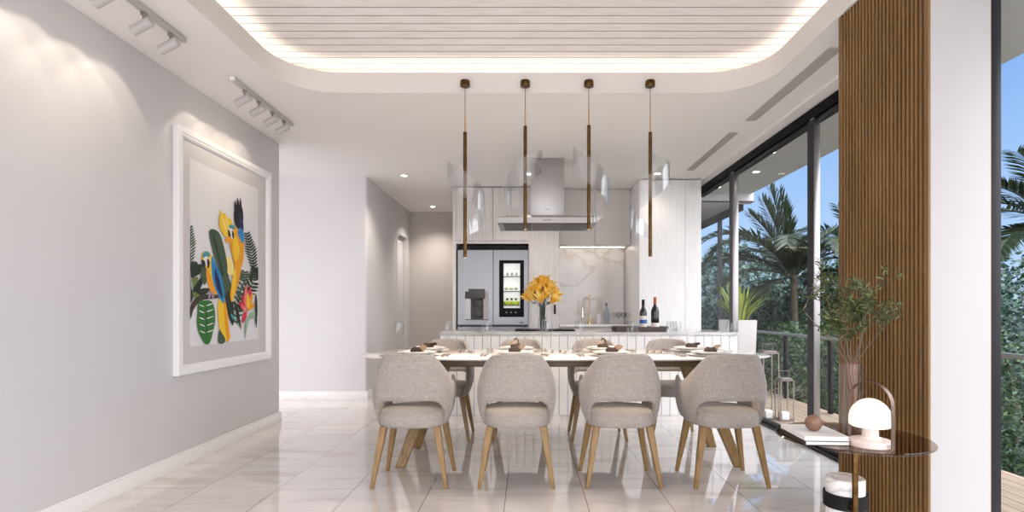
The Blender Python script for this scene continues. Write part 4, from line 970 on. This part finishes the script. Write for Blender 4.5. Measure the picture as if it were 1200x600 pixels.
# ------------------------------------------------------------------ on the deck
def lantern(x, y, w, h, label):
    t = thing('lantern', label, 'lantern', (x, y, 0), group='tall open frame lanterns on the deck')
    m = mat('champagne_frame', (.30, .25, .225), .35, .6); r = .0045; hw = w / 2
    b = B()
    for sx in (-1, 1):
        for sy in (-1, 1): b.box(x + sx * hw - r, x + sx * hw + r, y + sy * hw - r, y + sy * hw + r, 0, h)
    for z in (.012, h):
        for s in (-1, 1): b.box(x - hw, x + hw, y + s * hw - r, y + s * hw + r, z - r, z + r); b.box(x + s * hw - r, x + s * hw + r, y - hw, y + hw, z - r, z + r)
    b.obj('frame', m, t, world=True)
    b = B(); b.box(x - hw, x + hw, y - hw, y + hw, .0, .006); b.obj('base', m, t, world=True)
    b = B(); b.box(x - hw * .9, x + hw * .9, y - hw * .9, y + hw * .9, h + .008, h + .022, .003); b.tube([(x, y, h), (x, y, h + .03)], .01, 8)
    cap = b.obj('cap', m, t, world=True)
    b = B(); b.tube([(x - hw * .7, y, h + .02), (x - hw * .7, y, h + .09), (x + hw * .7, y, h + .09), (x + hw * .7, y, h + .02)], .003, 6); b.obj('handle', m, cap, world=True)
    c = B(); c.box(x - .036, x + .036, y - .036, y + .036, .0075, .085, .006); c.tube([(x, y, .085), (x, y, .095)], .002, 6); tag(c.obj('candle', M['candle']), 'white block candle standing in the ' + ('taller' if h > .5 else 'shorter') + ' lantern', 'candle', 'candles in the lanterns')
lantern(2.43, 5.52, .15, .66, 'taller champagne metal frame lantern on the deck behind the chair')
lantern(2.55, 5.42, .125, .40, 'shorter champagne metal frame lantern on the deck by the window post')
pl = thing('planter', 'tall tapered cream planter on the deck beyond the glass', 'planter', (2.70, 7.02, 0))
b = B(); q = lambda s, z: [Vector((2.70 + a * s, 7.02 + c * s, z)) for a, c in ((-1, -1), (1, -1), (1, 1), (-1, 1))]
b.ring([q(.150, .001), q(.178, .965), q(.165, .965), q(.160, .90)], cap1=True); b.obj('pot', M['planter'], pl, world=True, smooth=False)
b = B(); b.add(q(.161, .91), [(0, 1, 2, 3)]); b.obj('soil', mat('potting_soil', (.03, .02, .015), .95), pl, world=True)
random.seed(3)
def blades(name, label, c, n, L, w, spread, m, cat):
    b = B()
    for i in range(n):
        a = random.uniform(0, 2 * PI); sp_ = random.uniform(.1, 1) * spread; l = L * random.uniform(.6, 1.1); r0 = Vector((math.cos(a), math.sin(a), 0)); side = Vector((-r0.y, r0.x, 0))
        rows = []; p = Vector(c) + r0 * random.uniform(0, .10); ang = PI / 2 - .12
        for k in range(8):
            f = k / 7; ww = w * math.sin(PI * min(1, .12 + .86 * f)) ; rows.append([p - side * ww, p + r0 * ww * .25, p + side * ww])
            ang -= sp_ * .26; p = p + (r0 * math.cos(ang) + Vector((0, 0, 1)) * math.sin(ang)) * l / 7
        b.ring(rows, False, False, False)
    return tag(b.obj(name, m, flip=False), label, cat)
blades('potted_dracaena', 'yellow green strappy plant growing in the cream planter', (2.70, 7.02, .90), 64, .55, .026, .72, LV['yellow'], 'plant')

# ------------------------------------------------------------------ trees
def leafcloud(b, c, rad, n, size, seed):
    rnd = random.Random(seed)
    for i in range(n):
        while True:
            v = Vector((rnd.uniform(-1, 1), rnd.uniform(-1, 1), rnd.uniform(-1, 1)))
            if .05 < v.length < 1: break
        v = v.normalized() * (v.length ** .45)
        p = Vector((v.x * rad[0], v.y * rad[1], v.z * rad[2]))
        k = 1 + .38 * noise.noise(p * 1.1 + Vector((seed, 0, 0))) + .18 * noise.noise(p * 3.1); p = Vector(c) + p * k
        s = Vector((rnd.uniform(-1, 1), rnd.uniform(-1, 1), rnd.uniform(-1, .4))).normalized(); w = s.cross(Vector((rnd.uniform(-1, 1), rnd.uniform(-1, 1), rnd.uniform(-1, 1)))).normalized()
        l = size * rnd.uniform(.6, 1.3); ww = w * l * .28
        b.add([p - s * l * .5, p + ww, p + s * l * .5, p - ww], [(0, 1, 2, 3)])
def tree(x, y, ztop, rx, rz_, m, n, size, label, seed, zbase=-3.0):
    t = thing('tree', label, 'tree', (x, y, zbase), group='garden trees beyond the deck')
    b = B(); b.tube([(x, y, zbase), (x + .1, y, zbase + (ztop - rz_ - zbase) * .6), (x, y + .1, ztop - rz_ * .7)], [.16, .12, .06], 8)
    for k in range(5):
        a = k * 1.3; b.tube([(x, y, ztop - rz_ * 1.3), (x + rx * .5 * math.cos(a), y + rx * .5 * math.sin(a), ztop - rz_ * .6)], [.06, .02], 6)
    b.obj('trunk', M['bark'], t, world=True)
    b = B(); leafcloud(b, (x, y, ztop - rz_), (rx, rx, rz_), n, size, seed); b.obj('crown', m, t, world=True, flip=False, smooth=False)
def frond(b, base, az, el0, L, droop, lw, rnd, nl=60):
    pts = []; p = Vector(base); el = el0; N = 14
    h = Vector((math.cos(az), math.sin(az), 0)); side = Vector((-h.y, h.x, 0))
    for i in range(N + 1): pts.append(p.copy()); p = p + (h * math.cos(el) + Vector((0, 0, 1)) * math.sin(el)) * L / N; el -= droop / N * (.4 + 1.2 * i / N)
    b.tube(pts, [.014 * (1 - .8 * i / N) for i in range(N + 1)], 5)
    for i in range(nl):
        f = .10 + .9 * i / nl; k = f * N; j = min(int(k), N - 1); q = pts[j].lerp(pts[j + 1], k - j); t = (pts[j + 1] - pts[j]).normalized(); up = side.cross(t)
        ll = lw * (.35 + .9 * math.sin(PI * min(1, f * .85 + .08)))
        for s in (-1, 1):
            d = (side * s * .75 + t * (.55 + .4 * f) + up * rnd.uniform(-.25, .05)).normalized(); w = t * .017 + up * .004
            e = q + d * ll + Vector((0, 0, -.12 * ll)); m_ = q + d * ll * .5
            b.add([q - w * .5, m_ - w, e, m_ + w, q + w * .5], [(0, 1, 2, 3, 4)])
def palm(x, y, z, fr, label, seed, trunk=True):
    rnd = random.Random(seed); t = thing('palm_tree', label, 'palm tree', (x, y, -3), group='palms beyond the deck')
    b = B(); b.tube([(x + .1, y, -3), (x + .04, y, (z - 3) * .5), (x, y, z)], [.075, .06, .055], 10); b.obj('trunk', M['bark'], t, world=True)
    for az, el, L, dr in fr:
        b = B(); frond(b, (x, y, z - .05), math.radians(az), math.radians(el), L, math.radians(dr), .34, rnd); b.obj('frond', LV['palm'], t, world=True, flip=False, smooth=False)
pc = at(930, 322, 9.0)
palm(pc.x, pc.y, pc.z, [(180, 78, 1.55, 8), (175, 84, 1.45, 8), (186, 72, 1.40, 14), (180, 66, 1.3, 30), (180, 58, 2.0, 120), (195, 52, 1.9, 125), (165, 60, 1.8, 110), (180, 30, 1.7, 85), (200, 15, 1.6, 70), (160, 38, 1.7, 95), (0, 62, 1.9, 95), (350, 55, 1.9, 110), (10, 40, 1.8, 95), (20, 62, 1.7, 95), (0, 15, 1.5, 60), (270, 50, 1.6, 110), (240, 58, 1.6, 120), (300, 50, 1.6, 110), (120, 50, 1.5, 100), (60, 45, 1.5, 100), (210, -5, 1.3, 50), (330, 5, 1.4, 60)],
     'tall dark palm with upright spear leaves seen through the middle window', 2)
pc = at(1236, 262, 7.4)
palm(pc.x, pc.y, pc.z, [(180, 50, 1.5, 85), (190, 25, 1.5, 80), (170, 5, 1.3, 60), (200, 70, 1.3, 60), (150, 45, 1.4, 90), (230, 40, 1.3, 90), (0, 50, 1.4, 90), (40, 30, 1.4, 90), (320, 40, 1.4, 90), (180, -10, 1.2, 50), (200, 0, 1.4, 60)],
     'palm whose drooping fronds show at the right edge beyond the white column', 4)
pc = at(1010, 300, 10.5)
palm(pc.x, pc.y, pc.z, [(180, 50, 1.5, 85), (190, 20, 1.6, 80), (170, 5, 1.5, 60), (200, 75, 1.2, 50), (150, 45, 1.4, 90), (230, 40, 1.3, 90), (0, 50, 1.4, 90), (120, 30, 1.4, 90)],
     'palm with fronds reaching in from behind the wood slat panel', 6)
specs = [  # px, ytop, D, rx, rz, mat, n, size, label
    (838, 292, 14, 2.2, 2.6, 'blue', 9000, .17, 'blue green tree at the far left of the window beyond the deck'),
    (870, 318, 11.5, 1.5, 2.4, 'blue', 7000, .14, 'blue green bushy tree behind the cream planter'),
    (905, 330, 10.5, 1.3, 2.2, 'dark', 7000, .12, 'dark bushy tree left of the tall palm trunk'),
    (960, 322, 10.0, 1.5, 2.3, 'dark', 8000, .12, 'dark bushy tree right of the tall palm trunk'),
    (900, 290, 18, 3.2, 3.2, 'dark', 9000, .20, 'broad dark tree far behind the tall palm'),
    (985, 300, 17, 3.0, 3.0, 'blue', 9000, .20, 'broad blue green tree far behind near the slat panel edge'),
    (1070, 290, 15, 3.0, 3.2, 'dark', 5000, .20, 'dark tree mostly hidden behind the wood slat panel'),
    (1190, 318, 9.5, 2.0, 2.4, 'blue', 9000, .11, 'blue green bushy tree at the right edge beyond the rail'),
    (1260, 300, 13, 3.0, 3.2, 'dark', 7000, .16, 'dark tree behind the bush at the right edge'),
    (1130, 310, 12, 2.2, 2.8, 'dark', 4000, .16, 'dark tree behind the white column'),
]
for i, (px, yt, d, rx, rz_, m, n, s, l) in enumerate(specs):
    p = at(px, yt, d); tree(p.x, d, p.z, rx, rz_, LV[m], n, s, l, 20 + i)
def bush(px, yt, d, rx, rz_, m, n, s, label, seed):
    p = at(px, yt, d); b = B(); leafcloud(b, (p.x, d, p.z - rz_), (rx, rx, rz_), n, s, seed); b.tube([(p.x, d, -3), (p.x, d, p.z - rz_)], [.08, .03], 6)
    tag(b.obj('garden_shrub', LV[m], flip=False, smooth=False), label, 'shrub', 'shrubs below the deck rail')
for i, (px, yt, d, rx, rz_, m, n, s, l) in enumerate([
    (850, 352, 9.6, .9, 1.3, 'blue', 5000, .09, 'blue green shrub behind the planter, lowest left in the window'),
    (905, 378, 8.6, .95, 1.3, 'fresh', 6000, .085, 'fresh green shrub behind the rail post left of the window post'),
    (950, 385, 7.6, .9, 1.3, 'dark', 6000, .075, 'dark shrub directly behind the main window post'),
    (985, 372, 7.0, .9, 1.3, 'fresh', 6000, .07, 'fresh green shrub behind the rail beside the slat panel'),
    (1060, 380, 6.4, 1.0, 1.3, 'dark', 3000, .08, 'dark shrub hidden largely by the slat panel'),
    (1185, 395, 5.4, .8, 1.4, 'fresh', 9000, .05, 'fresh green shrub behind the rail at the right edge of the photo'),
    (1260, 395, 5.0, .8, 1.4, 'dark', 4000, .06, 'dark shrub just beyond the right edge shrub')]):
    bush(px, yt, d, rx, rz_, m, n, s, l, 60 + i)

# ------------------------------------------------------------------ sky
w = bpy.data.worlds.new('sky'); C.world = w; w.use_nodes = True; nt = w.node_tree; nt.nodes.clear()
out_ = nt.nodes.new('ShaderNodeOutputWorld'); bg = nt.nodes.new('ShaderNodeBackground')
tc = nt.nodes.new('ShaderNodeTexCoord'); sx = nt.nodes.new('ShaderNodeSeparateXYZ'); link(nt, tc.outputs['Generated'], sx.inputs[0])
c1 = ramp(nt, sx.outputs['Z'], [(0, (.50, .64, .84)), (.10, (.42, .61, .90)), (.35, (.22, .42, .80)), (1, (.35, .45, .62))])
c2 = ramp(nt, sx.outputs['Z'], [(0, (2.8, 2.72, 2.85)), (.3, (3.8, 3.75, 3.9)), (1, (8.0, 8.0, 8.3))])
# unseen half behind the house (-y), brightened as added fill for the room
mr = nt.nodes.new('ShaderNodeMapRange'); mr.inputs['From Min'].default_value = .5; mr.inputs['From Max'].default_value = -.2; link(nt, sx.outputs['Y'], mr.inputs['Value'])
mx = nt.nodes.new('ShaderNodeMix'); mx.data_type = 'RGBA'; link(nt, mr.outputs[0], mx.inputs['Factor']); link(nt, c1, mx.inputs['A']); link(nt, c2, mx.inputs['B'])
link(nt, mx.outputs['Result'], bg.inputs['Color']); bg.inputs['Strength'].default_value = 1.0
link(nt, bg.outputs[0], out_.inputs['Surface'])

# ------------------------------------------------------------------ camera
cam = bpy.data.cameras.new('camera'); co = bpy.data.objects.new('camera', cam); COL.objects.link(co); C.camera = co
co.location = (0, 0, H); co.rotation_euler = (PI / 2, 0, 0)
cam.sensor_width = 36; cam.sensor_fit = 'HORIZONTAL'; cam.lens = 36 * F / 1200
cam.shift_x = -(VX - 600) / 1200; cam.shift_y = (HZ - 300) / 1200
cam.clip_start = .05; cam.clip_end = 300
vs = C.view_settings; vs.view_transform = 'Standard'; vs.look = 'None'; vs.gamma = 1; vs.use_curve_mapping = False; vs.exposure = 0.22
